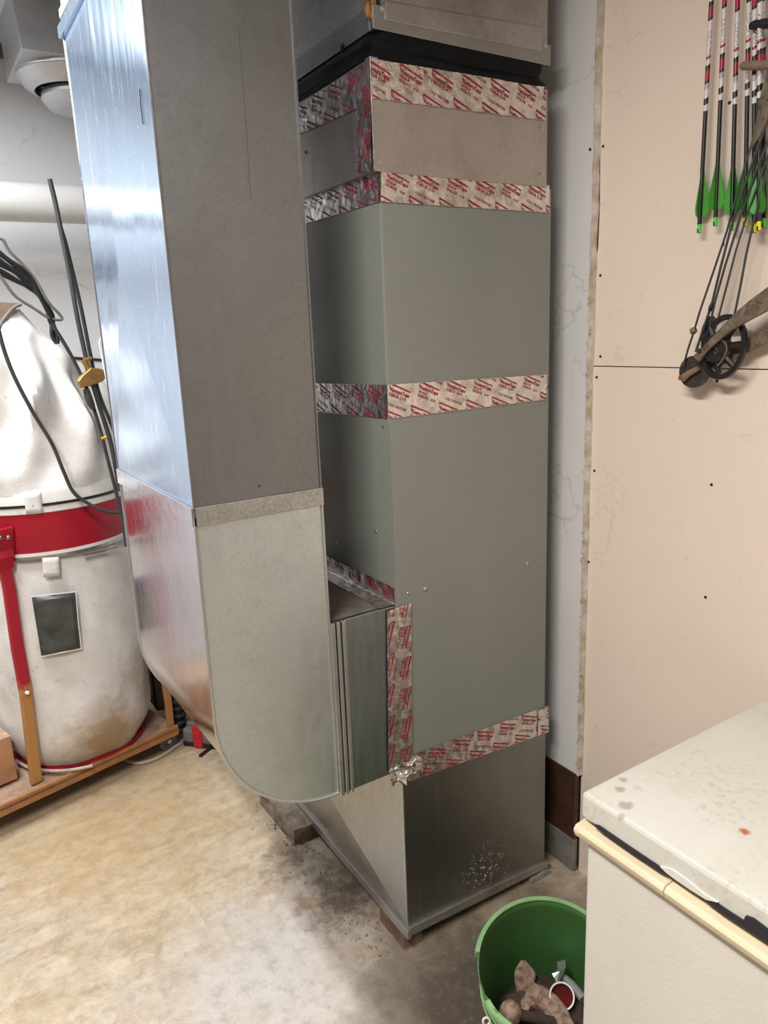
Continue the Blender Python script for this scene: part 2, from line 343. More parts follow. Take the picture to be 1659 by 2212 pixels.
# ------------------------------------------------------------------ the setting
XR, YB, ZC, XL, YF = .64, 2.40, 3.03, -3.6, -3.6
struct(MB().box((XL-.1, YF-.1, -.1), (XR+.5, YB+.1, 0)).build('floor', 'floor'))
struct(MB().box((XL-.1, YF-.1, ZC), (XR+.5, YB+.1, ZC+.1)).build('ceiling', 'ceiling'))
struct(MB().box((XL-.1, YB, 0), (XR+.5, YB+.1, ZC)).build('wall_back', 'wall_white'))
struct(MB().box((XL-.1, YF, 0), (XL, YB, ZC)).build('wall_left', 'wall_far'))
struct(MB().box((XL-.1, YF-.1, 0), (XR+.5, YF, ZC)).build('wall_front', 'wall_far'))
YE = -.062
wr = struct(MB().box((XR+.013, YF, 0), (XR+.1, YB, ZC)).build('wall_right', 'wall_far'))
ZJ = 1.637
for a, b in ((.0, ZJ-.0012), (ZJ+.0012, ZC)):
    o = MB().box((XR, YF, a), (XR+.012, YE, b)).build('wallboard_sheet', 'wall_beige', wr, bevel=.001)
# white boarding behind the furnace, its torn edge
ws = MB(); zs = [ .36+i*(ZC-.36)/120 for i in range(121)]
def rag(z): return YE + .004*noise.noise(P(0, 3, z*9)) + .0035*noise.noise(P(5, 1, z*45)) + (.004 if z > 1.5 else .0)*math.sin(z*2)
vs = []; fs = []
for i, z in enumerate(zs):
    y = rag(z); vs += [P(XR-.016, YB, z), P(XR-.016, y, z), P(XR, y-.001, z)]
    if i: k = 3*i; fs += [(k-3, k, k+1, k-2), (k-2, k+1, k+2, k-1)]
ws.add(vs, fs); wrr = struct(ws.build('wall_right_rear', 'wall_white'))
eg = MB(); vs = []; fs = []
for i, z in enumerate(zs):
    y = rag(z); g = .006+.004*noise.noise(P(2, 2, z*60)); vs += [P(XR-.0175, y+g*.35, z), P(XR-.019, y-.001, z), P(XR-.001, y-.004-g*.4, z)]
    if i: k = 3*i; fs += [(k-3, k, k+1, k-2), (k-2, k+1, k+2, k-1)]
eg.add(vs, fs).build('torn_board_edge', 'gypsum', wrr)
cr = MB()
for i in range(90):
    z = .36+random.random()**1.7*1.5; y = rag(z); s_ = .0018+.0028*random.random()
    cr.sphere((XR-.018, y+random.uniform(-.003, .004), z), s_, 5, 4, (.7, 1, 1.4))
o = cr.build('gypsum_crumbs', 'gypsum', wrr); o['kind'] = 'stuff'
MB().add([P(XR-.001, YE-.001, 1.9), P(XR-.001, YE-.012, 1.95), P(XR-.001, YE-.014, 2.05), P(XR-.001, YE-.010, 2.2), P(XR-.001, YE, 2.25)], [(0, 1, 2, 3, 4)]).build('brown_gap', 'brown_wood', wrr)
bb = struct(MB().box((XR-.022, YE+.004, .125), (XR-.001, YB, .362)).build('baseboard_right', 'brown_wood', bevel=.002))
struct(MB().box((XR-.02, YE+.004, 0), (XR-.001, YB, .122)).build('trim_1', 'stem', bevel=.006))
struct(MB().box((XL, YB-.03, ZC-.052), (XR, YB, ZC-.002)).build('trim_2', 'dark_beam', bevel=.003))
for (x, y) in ((1303, 316), (1297, 595), (1297, 770), (1289, 815), (1576, 222), (1549, 823), (1562, 528), (1284, 1017), (1537, 1047), (1272, 1214), (1524, 1290)):
    c = onX(x, y, XR); MB().tube([c+P(.002, 0, 0), c-P(.0012, 0, 0)], [.0042, .0036], 10).build('wall_screw', 'dark_screw', wr)
c = onX(1275, 323, XR-.016); MB().tube([c, c-P(.002, 0, 0)], [.004, .0034], 10).build('wall_screw', 'dark_screw', wrr)
# ceiling lights
for x, y, z, rz, ln, pw, col, lab in LIGHTS:
    t = thing('shop_light', lab, 'light', (x, y, z), 'ceiling shop lights')
    T = Matrix.Translation((x, y, z)) @ Matrix.Rotation(R_(rz), 4, 'Z')
    MB().prism([T @ P(-ln/2, -.1, .0), T @ P(-ln/2, .1, .0), T @ P(-ln/2, .05, .07), T @ P(-ln/2, -.05, .07)], (T.to_3x3() @ P(ln, 0, 0))).build('housing', 'white', t)
    for s in (-1, 1): MB().tube([T @ P(-ln/2+.02, s*.045, -.018), T @ P(ln/2-.02, s*.045, -.018)], .013, 10).build('tube', 'tube', t, True)
    for s in (-1, 1): MB().tube([T @ P(s*.4, 0, .06), T @ P(s*.4, 0, ZC-z+.001)], .008, 8).build('hanger', 'steel', t)
    ld = bpy.data.lights.new('shop_light_glow', 'AREA'); ld.shape = 'RECTANGLE'; ld.size = ln; ld.size_y = .15; ld.energy = pw; ld.color = col
    lo = bpy.data.objects.new('shop_light_glow', ld); scene.collection.objects.link(lo); lo.parent = t; lo.location = (0, 0, -.04); lo.rotation_euler = (0, 0, R_(rz))
# ------------------------------------------------------------------ tape with print
_tc = {}
def text2d(body, bold=0):
    k = (body, bold)
    if k in _tc: return _tc[k]
    c = bpy.data.curves.new('t', 'FONT'); c.body = body; c.resolution_u = 2; c.size = 1; c.offset = bold
    o = bpy.data.objects.new('t', c); scene.collection.objects.link(o)
    bpy.context.view_layer.update()
    me = bpy.data.meshes.new_from_object(o.evaluated_get(bpy.context.evaluated_depsgraph_get()))
    vs = [(v.co.x, v.co.y) for v in me.vertices]; fs = [tuple(p.vertices) for p in me.polygons]
    bpy.data.objects.remove(o); bpy.data.curves.remove(c); bpy.data.meshes.remove(me)
    x0 = min(v[0] for v in vs); x1 = max(v[0] for v in vs); _tc[k] = (vs, fs, x0, x1)
    return _tc[k]
def put(out, body, x, y, w=None, size=None, bold=0, sy=1):
    vs, fs, x0, x1 = text2d(body, bold); s = size or w/(x1-x0); k = len(out[0])
    out[0] += [(x+(a-x0)*s, y+b*s*sy) for a, b in vs]; out[1] += [tuple(i+k for i in f) for f in fs]
def poly(out, pts): k = len(out[0]); out[0] += pts; out[1].append(tuple(range(k, k+len(pts))))
def stamps():
    LW = .060; A = [[], []]; B = [[], []]; C = [[], []]
    for o in (A, B):
        put(o, 'VentureTape', 0, 0, LW, bold=.022, sy=1.15)
        poly(o, [(-.003, .0135), (LW, .0122), (LW, .0152), (-.0055, .0176)])
        poly(o, [(-.0055, .0176), (-.003, .0135), (.0005, .0035), (-.001, .0035)])
    put(A, '181A-P', .001, -.0095, size=.0098, bold=.012); put(A, '181B-FX', .001, -.0185, size=.0098, bold=.012); put(A, '6/28', .043, -.0175, size=.0082, bold=.006)
    put(B, '1581A', .001, -.0105, size=.0115, bold=.014)
    n = 10; k = len(B[0]); B[0] += [(.038+.0042*math.cos(2*math.pi*i/n)*q, -.007+.0042*math.sin(2*math.pi*i/n)*q) for q in (1, .7) for i in range(n)]
    B[1] += [(k+i, k+(i+1) % n, k+n+(i+1) % n, k+n+i) for i in range(n)]
    for yy in (-.006, -.0085): poly(B, [(.044, yy), (.053, yy), (.053, yy+.0013), (.044, yy+.0013)])
    put(C, 'COLD WEATHER', 0, 0, .058, bold=0.008, sy=1.2)
    return A, B, C
STA, STB, STC = stamps()
def tape(parent, segs, amp=.0011, off=.0016, ph=0.0, ang=-20, seed=0, label=None, name='foil_tape', rip=.0015):
    """segs: list of quads (bottom-left, bottom-right, top-right, top-left) as seen by a reader; text runs left to right."""
    segs = [[Vector(p) for p in q] for q in segs]; info = []; u = 0
    for q in segs:
        L = ((q[1]-q[0]).length+(q[2]-q[3]).length)/2; Wd = ((q[3]-q[0]).length+(q[2]-q[1]).length)/2
        n = ((q[1]-q[0]).cross(q[3]-q[0])).normalized(); info.append((u, L, Wd, n)); u += L
    def at(k, a, b, h):
        q = segs[k]; uu, L, Wd, n = info[k]
        p = (q[0]*(1-a)+q[1]*a)*(1-b)+(q[3]*(1-a)+q[2]*a)*b
        s, t_ = (uu+a*L)*60+seed*7, b*Wd*60
        d = noise.noise(P(s*.5, t_*.9, seed))*.6+abs(noise.noise(P(s*1.3+t_*.8, t_*.35, seed+9)))*.9+abs(noise.noise(P(s*.35-t_*1.1, t_*.6+s*.2, seed+3)))*.8
        e = min(1, min(a*L, (1-a)*L)/.004+ (0 if len(segs) == 1 else .0))
        return p+n*(off+amp*d*max(.15, e)+h)
    mb = MB(); first = None
    for k in range(len(segs)):
        uu, L, Wd, n = info[k]; nu = max(2, int(L/.006)); nv = max(2, int(Wd/.007)); vs = []; fs = []
        for j in range(nv+1):
            for i in range(nu+1):
                b = j/nv
                if j in (0, nv): b += rip*noise.noise(P((uu+L*i/nu)*130, j*5, seed))/Wd
                vs.append(at(k, i/nu, b, 0))
        fs = [(j*(nu+1)+i, j*(nu+1)+i+1, (j+1)*(nu+1)+i+1, (j+1)*(nu+1)+i) for j in range(nv) for i in range(nu)]
        mb.add(vs, fs)
    o = mb.build(name, 'foil', parent, True)
    if label: o['label'] = label
    pr = MB(); th = MB()
    ca, sa = math.cos(R_(ang)), math.sin(R_(ang)); tot = u; Wm = max(i[2] for i in info)
    for which, mb2 in (('main', pr), ('thin', th)):
        bm = bmesh.new()
        for row in range(-1, 3):
            for i in range(-2, int(tot/.0875)+3):
                ox = i*.0875+ph-row*.026; oy = Wm*.77-row*.054
                if which == 'main': items = [(STA if (i+row) % 2 == 0 else STB, ox, oy)]
                else: items = [(STC, ox-.008, oy-.031)] if (i+row) % 2 else []
                for st, x, y in items:
                    vv = [bm.verts.new((x+a*ca-b*sa, y+a*sa+b*ca, 0)) for a, b in st[0]]
                    for f in st[1]:
                        try: bm.faces.new([vv[j] for j in f])
                        except ValueError: pass
        def cut(b, co, no): bmesh.ops.bisect_plane(b, geom=b.verts[:]+b.edges[:]+b.faces[:], plane_co=co, plane_no=no, clear_outer=True)
        for k in range(len(segs)):
            uu, L, Wd, n = info[k]; b2 = bm.copy()
            cut(b2, (uu+.0005, 0, 0), (-1, 0, 0)); cut(b2, (uu+L-.0005, 0, 0), (1, 0, 0)); cut(b2, (0, .001, 0), (0, -1, 0)); cut(b2, (0, Wd-.001, 0), (0, 1, 0))
            b2.verts.index_update()
            mb2.add([at(k, (v.co.x-uu)/L, v.co.y/Wd, .0009) for v in b2.verts], [tuple(v.index for v in f.verts) for f in b2.faces]); b2.free()
        bm.free()
    if pr.v: pr.build('printed_logo', 'print', o)['kind'] = 'stuff'
    if th.v: th.build('printed_wording', 'print_thin', o)['kind'] = 'stuff'
    return o
def screw(parent, c, n, r=.0042, mat='screw'):
    n = Vector(n).normalized(); c = Vector(c)
    o = MB().tube([c, c+n*.0012, c+n*.0014, c+n*.0035, c+n*.0042], [r*1.35, r*1.35, r*.85, r*.85, r*.55], 6).build('screw', mat, parent); return o
# ------------------------------------------------------------------ furnace cabinet
FW, FD = .54, .66; Z0, ZM, Z1 = .545, 1.585, 2.102
fu = thing('furnace', 'tall grey green sheet metal furnace cabinet banded with printed foil tape', 'furnace', (FW/2, FD/2, Z0))
MB().box((0, 0, Z0), (FW, FD, ZM-.001)).build('lower_cabinet', 'cabinet', fu, bevel=.004)
MB().box((0, 0, ZM+.001), (FW, FD, Z1)).build('upper_cabinet', 'cabinet', fu, bevel=.004)
MB().box((-.0015, -.0005, 1.075), (.0005, .075, ZM-.05)).build('side_return_flange', 'cabinet', fu)
for x, y in ((918, 1272), (1138, 1218)): screw(fu, onY(x, y, 0), (0, -1, 0), .005)
for x, y in ((880, 1280), (1163, 1212)): screw(fu, onY(x, y, 0), (0, -1, 0), .0022)
for x, y in ((829, 921), (813, 1148), (731, 1172)): screw(fu, onX(x, y, 0), (-1, 0, 0), .0045)
def fq(pts, Y): return [onY(x, y, Y) for x, y in pts]
def lq(pts, X): return [onX(x, y, X) for x, y in pts]
tape(fu, [lq([(600, 880), (838, 905), (836, 831), (600, 826)], 0), fq([(838, 905), (1179, 863), (1182, 809), (836, 831)], 0)], seed=1, ph=.02, label='wrinkled foil tape band round the middle of the cabinet')
q = fq([(822, 436), (1187, 460), (1186, 400), (822, 372)], 0)
tape(fu, [lq([(600, 501), (822, 436), (822, 372), (600, 436)], 0), q], seed=2, ph=.035, amp=.0016, label='foil tape band round the top edge of the cabinet')
tape(fu, [fq([(868, 1693), (1180, 1582), (1181, 1524), (872, 1636)], 0)], seed=3, ph=.0, amp=.0016, ang=-17, label='slanting foil tape band along the bottom edge of the cabinet')
tape(fu, [fq([(1160, 1588), (1184, 1580), (1184, 1524), (1160, 1534)], 0)], seed=31, ph=.04, amp=.0028, off=.0035, ang=-17, label='torn foil tape end at the bottom right corner')
# ------------------------------------------------------------------ supply plenum above it
pl = thing('supply_plenum', 'bare galvanised plenum box sitting on the furnace cabinet below the black canvas', 'plenum', (.26, .33, Z1))
PX0, PX1, PZ = -.016, .516, 2.333
MB().box((PX0, -.006, Z1), (PX1, FD-.03, PZ)).build('box', galv('smudged galvanised steel', (.54, .51, .49), .40, .38, (.22, .19, .17), .3), pl, bevel=.002)
for x, y in ((814, 219), (819, 349), (1169, 275), (1168.6, 376)): screw(pl, onY(x, y, -.006), (0, -1, 0), .0048)
screw(pl, onX(660, 330, PX0), (-1, 0, 0), .0045)
tape(pl, [lq([(600, 312), (803, 222), (801, 128), (600, 255)], PX0), fq([(804, 213), (1177, 261), (1180, 189), (801, 127)], -.006)], seed=5, ph=.028, amp=.0014, label='wide foil tape band round the top of the plenum')
e = [onX(x, y, PX0) for x, y in ((775, 372), (806, 372), (803, 150), (772, 165))]
tape(pl, [[e[3], e[0], e[1], e[2]]], seed=6, ph=.03, amp=.0018, off=.0034, ang=-14, label='vertical foil tape strip down the plenum corner')
MB().tube([P(PX0-.001, -.0065, Z1+.002), P(PX0-.001, -.0068, PZ-.002)], .0022, 6).build('folded_edge', 'foil', pl)
# black canvas connector: folded cloth sleeve
cv = MB(); prof = [(PZ-.004, -.004), (PZ+.012, .012), (PZ+.026, -.022), (PZ+.040, -.012), (PZ+.054, -.002), (2.402, .004)]
ring = []
for cx, cy in ((PX0, -.006), (PX1, -.006), (PX1, FD-.03), (PX0, FD-.03)): ring.append(P(cx, cy, 0))
vs = []; fs = []; nn = 0; per = []
for a in range(4):
    p, q2 = ring[a], ring[(a+1) % 4]
    for i in range(12): per.append((p.lerp(q2, i/12), Vector(((p.lerp(q2, i/12).x-.26)*2.6, (p.lerp(q2, i/12).y-.3)*2.4, 0))))
TX0, TX1, TZ = -.003, .527, 2.388
for z, o_ in prof:
    for p, d in per:
        w = noise.noise(P(p.x*9, p.y*9, z*30))*.010; dn = d.normalized()
        tz = (z-PZ)/(2.402-PZ); px_ = p.x+(TX0+.004-PX0 if p.x < .26 else TX1-.004-PX1)*max(0, tz)
        lim = 1 if z < PZ+.05 else 0
        vs.append(P(px_, p.y, z+w*.5*lim)+dn*((o_*(-.5 if p.x < .08 else .9)+w*.6+.002)*lim-(.007 if not lim else 0)))
m_ = len(per)
for j in range(len(prof)-1): fs += [(j*m_+i, j*m_+(i+1) % m_, (j+1)*m_+(i+1) % m_, (j+1)*m_+i) for i in range(m_)]
fc = thing('flexible_connector', 'sagging black canvas sleeve between the plenum and the upper duct', 'connector', (.26, .33, PZ))
cv.add(vs, fs).build('canvas_sleeve', 'canvas', fc, True, sub=1)
# upper trunk
tr = thing('overhead_duct', 'weathered galvanised trunk duct at the top above the black canvas sleeve', 'duct', (.26, .3, 2.388))
TX0, TX1, TZ = -.003, .527, 2.388
b = MB(); y0, y1 = .0, .66; zt = ZC
pA, pB, pC = P(TX0+.012, y0+.01, TZ+.03), P(TX0+.012, y1, TZ+.03), P(TX0+.012, y0+.01, zt)
b.box((TX0+.03, y0+.008, TZ+.02), (TX1-.001, y1, zt)).build('box', 'galv_dark', tr)
m0, m1 = onX(669, 105, TX0+.012), None
side = MB(); k1 = P(TX0+.012, .45, TZ+.072); 
side.add([P(TX0+.012, .008, TZ+.055), k1, P(TX0+.012, y1, TZ+.055), P(TX0+.012, y1, zt), P(TX0-.02, .52, zt), P(TX0+.02, .36, zt), P(TX0+.008, .008, zt)], [(0, 1, 5, 6), (1, 4, 5), (1, 2, 3, 4)]).build('creased_side_panel', 'galv_dark', tr)
MB().box((TX0, -.004, TZ), (TX1, .012, TZ+.048)).box((TX0, .012, TZ), (TX0+.014, y1, TZ+.048)).box((TX1-.014, .012, TZ), (TX1, y1, TZ+.048)).build('bottom_flange', galv('dull flange steel', (.40, .41, .41), .42, .3, (.15, .14, .13), .2), tr, bevel=.002)
fl = [(831, 0), (831, 44), (1172, 112), (1172, 58)]
MB().hexa([onY(*p, -.006) for p in fl], [onY(*p, .006) for p in fl]).build('cover_plate', 'galv_dark', tr, bevel=.003)
MB().box((TX0+.006, .02, TZ+.05), (TX0+.010, y1, TZ+.075)).build('side_cleat', 'cleat', tr)
screw(tr, onY(828, 18, -.004), (0, -1, 0), .006); screw(tr, onY(1178, 99, -.004), (0, -1, 0), .005); screw(tr, onX(740, 103, TX0), (-1, 0, 0), .007, 'black')
ins = MB()
for i in range(14):
    c = onY(random.uniform(792, 812), random.uniform(-12, 26), .004); ins.sphere(c, random.uniform(.006, .012), 7, 5, (.7, .6, 1.5))
ins.build('torn_insulation', 'insul', tr, True)
# ------------------------------------------------------------------ return duct and elbow
DX0, DX1, DD = -.5, -.197, .65; ZS = 1.384
rd = thing('return_air_duct', 'big bright galvanised return air duct with curved bottom elbow left of the furnace', 'duct', (-.35, .3, .597))
z0, z1 = ZS, 2.5
ap = onX(262, 575, DX0); ap = P(DX0-.0075, ap.y, ap.z); at_ = P(DX0-.004, ap.y+.01, z1)
bf, br, tf, tb = P(DX0, 0, z0), P(DX0, DD, z0), P(DX0, 0, z1), P(DX0, DD, z1)
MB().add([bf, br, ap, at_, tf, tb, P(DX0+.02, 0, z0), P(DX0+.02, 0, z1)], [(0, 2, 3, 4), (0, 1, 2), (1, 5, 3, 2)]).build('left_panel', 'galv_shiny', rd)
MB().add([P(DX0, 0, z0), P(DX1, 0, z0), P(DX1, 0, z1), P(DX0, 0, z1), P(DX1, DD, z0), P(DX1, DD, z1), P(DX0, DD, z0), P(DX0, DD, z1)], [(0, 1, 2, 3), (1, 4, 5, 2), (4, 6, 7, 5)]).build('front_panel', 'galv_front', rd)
MB().tube([P(DX0-.001, -.001, z0), P(DX0-.001, -.001, z1)], .0022, 6).build('folded_corner_seam', 'galv_heel', rd)
MB().tube([P(DX0-.0005, DD, z0), P(DX0-.0005, DD, z1)], .002, 6).build('folded_corner_seam', 'galv_heel', rd)
MB().box((DX1-.001, -.003, z0), (DX1+.003, .004, z1)).build('folded_corner_seam', 'galv_front', rd)
MB().tube([onY(x, y, -.0002) for x, y in ((514, 50), (522, 150), (534, 300), (541, 430))], .0006, 5).build('panel_crease', plain('dark crease line', (.07, .065, .06), .8), rd)
MB().tube([onX(x, y, DX0-.003) for x, y in ((301, 192), (304, 230), (309, 268))], .0012, 5).build('scratch', 'black', rd)
screw(rd, onY(560, 1050, 0), (0, -1, 0), .002, 'dark_screw')
# middle slip joint
MB().box((DX0+.001, -.006, ZS-.021), (DX1+.005, -.0005, ZS+.021)).build('slip_joint_strip', 'cleat', rd, bevel=.0015)
MB().box((DX0-.006, 0, ZS-.021), (DX0-.0005, DD, ZS+.021)).build('slip_joint_strip', 'galv_heel', rd, bevel=.0015)
MB().box((DX1, 0, ZS-.021), (DX1+.005, DD, ZS+.021)).build('slip_joint_strip', 'cleat', rd, bevel=.0015)
# elbow
EC = (-.2, .9); ER = .303; arc = [(EC[0]-ER*math.cos(a), EC[1]-ER*math.sin(a)) for a in [math.pi/2*i/28 for i in range(29)]]
outl = [(DX1, ZS-.02), (DX0-.0, ZS-.02)]+[(max(x, DX0-.003), z) for x, z in arc]+[(DX1, .597)]
MT['elbow'] = galv('clean galvanised elbow steel', (.70, .75, .76), .37, .2, (.14, .13, .12), .25)
for yy in (0, .63): MB().add([P(x, yy, z) for x, z in outl], [tuple(range(len(outl)))]).build('elbow_cheek', 'elbow', rd)
hl = MB(); vs = []; fs = []; ny = 10
for i, (x, z) in enumerate(outl[1:]):
    for j in range(ny+1): vs.append(P(x, .64*j/ny, z))
for i in range(len(outl)-2): fs += [(i*(ny+1)+j, i*(ny+1)+j+1, (i+1)*(ny+1)+j+1, (i+1)*(ny+1)+j) for j in range(ny)]
hl.add(vs, fs).build('elbow_heel', 'galv_heel', rd, True)
MB().tube([P(x-.001, -.002, z) for x, z in outl[1:]], .0035, 6).build('elbow_seam', 'galv', rd, True)
MB().tube([P(x-.001, .641, z) for x, z in outl[1:]], .003, 6).build('elbow_seam', 'galv', rd, True)
MB().add([P(DX1, 0, ZS), P(DX1, .64, ZS), P(DX1, .64, 1.05), P(DX1, 0, 1.05)], [(0, 1, 2, 3)]).build('elbow_throat', 'galv', rd)
MB().box((DX1-.002, -.004, .60), (DX1+.003, .004, ZS-.02)).build('elbow_edge', 'galv', rd)
# horizontal connector with its ribs
CZ0, CZ1 = .588, 1.064
cn = MB().box((DX1, .001, CZ0), (-.002, .6, CZ1)).build('connector_box', galv('blued galvanised steel', (.40, .45, .47), .28, .2, (.2, .18, .16), .25), rd, bevel=.002)
for x0, w in ((-.194, .012), (-.178, .010), (-.163, .010)):
    MB().box((x0, -.006, CZ0-.002), (x0+w, .003, CZ1)).build('slip_rib', 'galv', rd, bevel=.0018)
for x0 in (-.181, -.1665): MB().box((x0, -.0015, CZ0), (x0+.002, .002, CZ1)).build('rib_gap', 'black', rd)
dust = MB().add([P(-.19, .01, CZ1+.001), P(-.01, .01, CZ1+.001), P(-.01, .6, CZ1+.001), P(-.19, .6, CZ1+.001)], [(0, 1, 2, 3)])
dust.build('dusty_top', plain('dusty steel top', (.20, .17, .14), .7, .3, scale=14, var=.5), rd)
vt = [onY(838, 1665, -.001), onY(890, 1640, -.001), onY(887, 1302, -.001), onY(835, 1320, -.001)]
tape(fu, [[vt[3], vt[0], vt[1], vt[2]]], seed=8, ph=.06, amp=.0016, off=.002, ang=-14, label='vertical foil tape joining the connector to the cabinet')
tape(fu, [[P(-.0015, .60, CZ1), P(-.0015, .0, CZ1), P(-.0015, .0, CZ1+.05), P(-.0015, .60, CZ1+.05)], ], seed=9, ph=.02, amp=.0022, off=.001, label='crumpled foil tape along the top of the connector')
tape(fu, [[P(-.046, .0, CZ1+.002), P(-.001, .0, CZ1+.002), P(-.001, .6, CZ1+.004), P(-.04, .6, CZ1+.002)]], seed=10, ph=.3, amp=.0030, off=.001)
MB().tube([P(-.005-.002*noise.noise(P(i*.7, 0, 1)), i*.02, CZ1+.006+.003*noise.noise(P(i*.9, 4, 0))) for i in range(31)], .0028, 6).build('tape_ridge', 'foil', fu, True)
cr = MB(); ng = 11; vs = []
for j in range(ng+1):
    for i in range(ng+1):
        a_, b_ = i/ng, j/ng; px = 842+a_*66+b_*6+random.uniform(-2.5, 2.5); py = 1664-a_*34+b_*34+random.uniform(-2.5, 2.5)
        if j == ng: py += random.uniform(-6, 5)
        vs.append(onY(px, py, -.002-.0085*random.random()*(1 if 0 < i < ng and 0 < j < ng else .3)))
cr.add(vs, [(j*(ng+1)+i, j*(ng+1)+i+1, (j+1)*(ng+1)+i+1, (j+1)*(ng+1)+i) for j in range(ng) for i in range(ng)])
cr.build('crumpled_tape_end', 'foil', fu)
# upper cleat and the section above
MB().box((DX0-.012, -.008, 2.494), (DX1+.006, DD+.006, 2.522)).build('drive_cleat', 'galv_shiny', rd, bevel=.002)
MB().box((DX0-.004, -.004, 2.538), (DX1+.004, DD+.004, 2.56)).build('drive_cleat', 'galv', rd, bevel=.002)
MB().box((DX0+.002, .002, 2.5), (DX1-.002, DD-.002, ZC)).build('upper_section', 'galv', rd)
wp = thing('white_plate', 'white painted plate peeking out behind the return duct above the brass fitting', 'plate', onY(230, 800, .70))
a_ = [onY(x, y, .70) for x, y in ((214, 738), (222, 722), (262, 722), (275, 852), (236, 850))]
MB().prism(a_, (0, .012, 0)).build('plate', 'white', wp); MB().box((-.49, .648, 1.62), (-.40, .702, 1.66)).build('bracket', 'galv', wp)
# ------------------------------------------------------------------ furnace base
bs = thing('pedestal_plenum', 'galvanised sheet metal base plenum under the furnace cabinet with speckled front', 'plenum', (.27, .33, .04))
bl, brt = onY(887, 1996, 0), onY(1180, 1853, 0)
def lin(a, b_, t): return a+(b_-a)*t
zbl, zbr = bl.z, max(.03, brt.z)
def splat():
    t = NT('galvanised base with white spatter'); base = (.30, .31, .30)
    c = t.mix(t.math('MULTIPLY', t.vor(130), .3), base, (.19, .2, .2))
    c = t.mix(t.math('MULTIPLY', t.ramp(t.noise(5, 6), (.45, 0.), (.75, 1.)), .35), c, (.2, .17, .14))
    d = t.math('MULTIPLY', t.ramp(t.vor(120), (.30, 1.), (.40, 0.)), t.math('MULTIPLY', t.blob((.30, 0, .125), .11, .9, .6, 10), t.ramp(t.noise(60, 3), (.46, 0.), (.54, 1.))))
    c = t.mix(d, c, (.75, .74, .71))
    st = t.ramp(t.noise(9, 5, stretch=(8, 8, .4)), (.58, 0.), (.66, 1.))
    c = t.mix(t.math('MULTIPLY', st, .15), c, (.6, .6, .58))
    return t.done(c, t.math('SUBTRACT', .8, t.math('MULTIPLY', t.math('SUBTRACT', 1., d), .42)), t.math('SUBTRACT', 1., d), t.bump(t.noise(3, 3), .3, .02))
MB().hexa([P(.0, -.001, zbl), P(FW+.004, -.001, zbr), P(FW+.002, -.001, Z0-.001), P(.0, -.001, Z0-.001)], [P(.0, .004, zbl), P(FW+.004, .004, zbr), P(FW+.002, .004, Z0-.001), P(.0, .004, Z0-.001)]).build('front_panel', splat(), bs)
tr_ = P(-.035, .74, Z0)
MB().add([P(0, 0, zbl), P(0, 0, Z0), P(-.085, .70, Z0), P(.012, .76, zbl)], [(0, 1, 2)]).build('side_panel_upper_fold', 'galv_base', bs, solid=.001)
MB().add([P(0, 0, zbl), P(-.085, .70, Z0), P(.012, .76, zbl)], [(0, 1, 2)]).build('side_panel_lower_fold', 'galv_base', bs, solid=.001)
MB().add([P(FW+.002, .0, zbr), P(FW+.002, .76, zbr), P(FW, .70, Z0), P(FW, 0, Z0), P(.012, .76, zbl), P(-.085, .70, Z0)], [(0, 1, 2, 3), (1, 4, 5, 2)]).build('rear_panels', 'galv_base', bs)
MB().tube([P(-.001, -.002, zbl), P(-.001, -.002, Z0-.002)], .003, 6).build('corner_seam', 'galv', bs)
MB().hexa([P(.0, -.012, zbl-.028), P(FW+.012, -.012, zbr-.028), P(FW+.012, -.012, zbr), P(.0, -.012, zbl)], [P(.0, .0, zbl-.028), P(FW+.012, .0, zbr-.028), P(FW+.012, .0, zbr), P(.0, .0, zbl)]).build('front_foot_flange', 'cleat', bs, bevel=.0015)
MB().hexa([P(-.014, -.018, zbl-.03), P(.0, -.018, zbl-.03), P(.0, -.018, zbl), P(-.012, -.018, zbl)], [P(.002, .78, zbl-.03), P(.014, .78, zbl-.03), P(.014, .78, zbl), P(.003, .78, zbl)]).build('side_foot_flange', 'galv', bs, bevel=.0015)
pa = [onX(870, 1690, -.004), onX(879, 1697, -.004), onX(878, 1678, -.004), onX(857, 1676, -.004)]
MB().add(pa, [(0, 1, 2, 3)]).build('tape_scrap', 'foil', bs, solid=.0006)
# supports
def rough_block(name, label, cat, corners_a, corners_b, mat, group=None):
    bm = bmesh.new(); m = MB().hexa(corners_a, corners_b); me = bpy.data.meshes.new(name); me.from_pydata([tuple(v) for v in m.v], [], m.f)
    bm.from_mesh(me); bmesh.ops.subdivide_edges(bm, edges=bm.edges[:], cuts=5, use_grid_fill=True)
    for v in bm.verts:
        d = noise.noise_vector(v.co*30)*.008; 
        if v.co.z > .004: v.co += d
    bmesh.ops.recalc_face_normals(bm, faces=bm.faces); bm.to_mesh(me); bm.free()
    return tag(link(name, me, mat), label, cat, group)
def bxq(x0, y0, x1, y1, z, x0b=None): return [P(x0, y0, z), P(x1, y0, z), P(x1, y1, z), P(x0, y1, z)]
zt_ = zbl-.034
rough_block('concrete_block', 'rough concrete block under the rear left edge of the furnace base', 'block', bxq(-.075, .60, .03, .90, 0), bxq(-.07, .605, .03, .90, zt_+.012), 'brick')
rough_block('timber_shim', 'small brown timber shim under the front left corner of the furnace base', 'block', bxq(-.012, .0, .05, .14, 0), bxq(-.008, .002, .05, .14, zt_), 'wood_old')
rough_block('concrete_shim', 'flat grey shim under the front right corner of the furnace base', 'block', bxq(.47, -.02, .565, .06, 0), bxq(.475, -.016, .56, .06, max(.006, zbr-.034)), 'stem')
cr = MB()
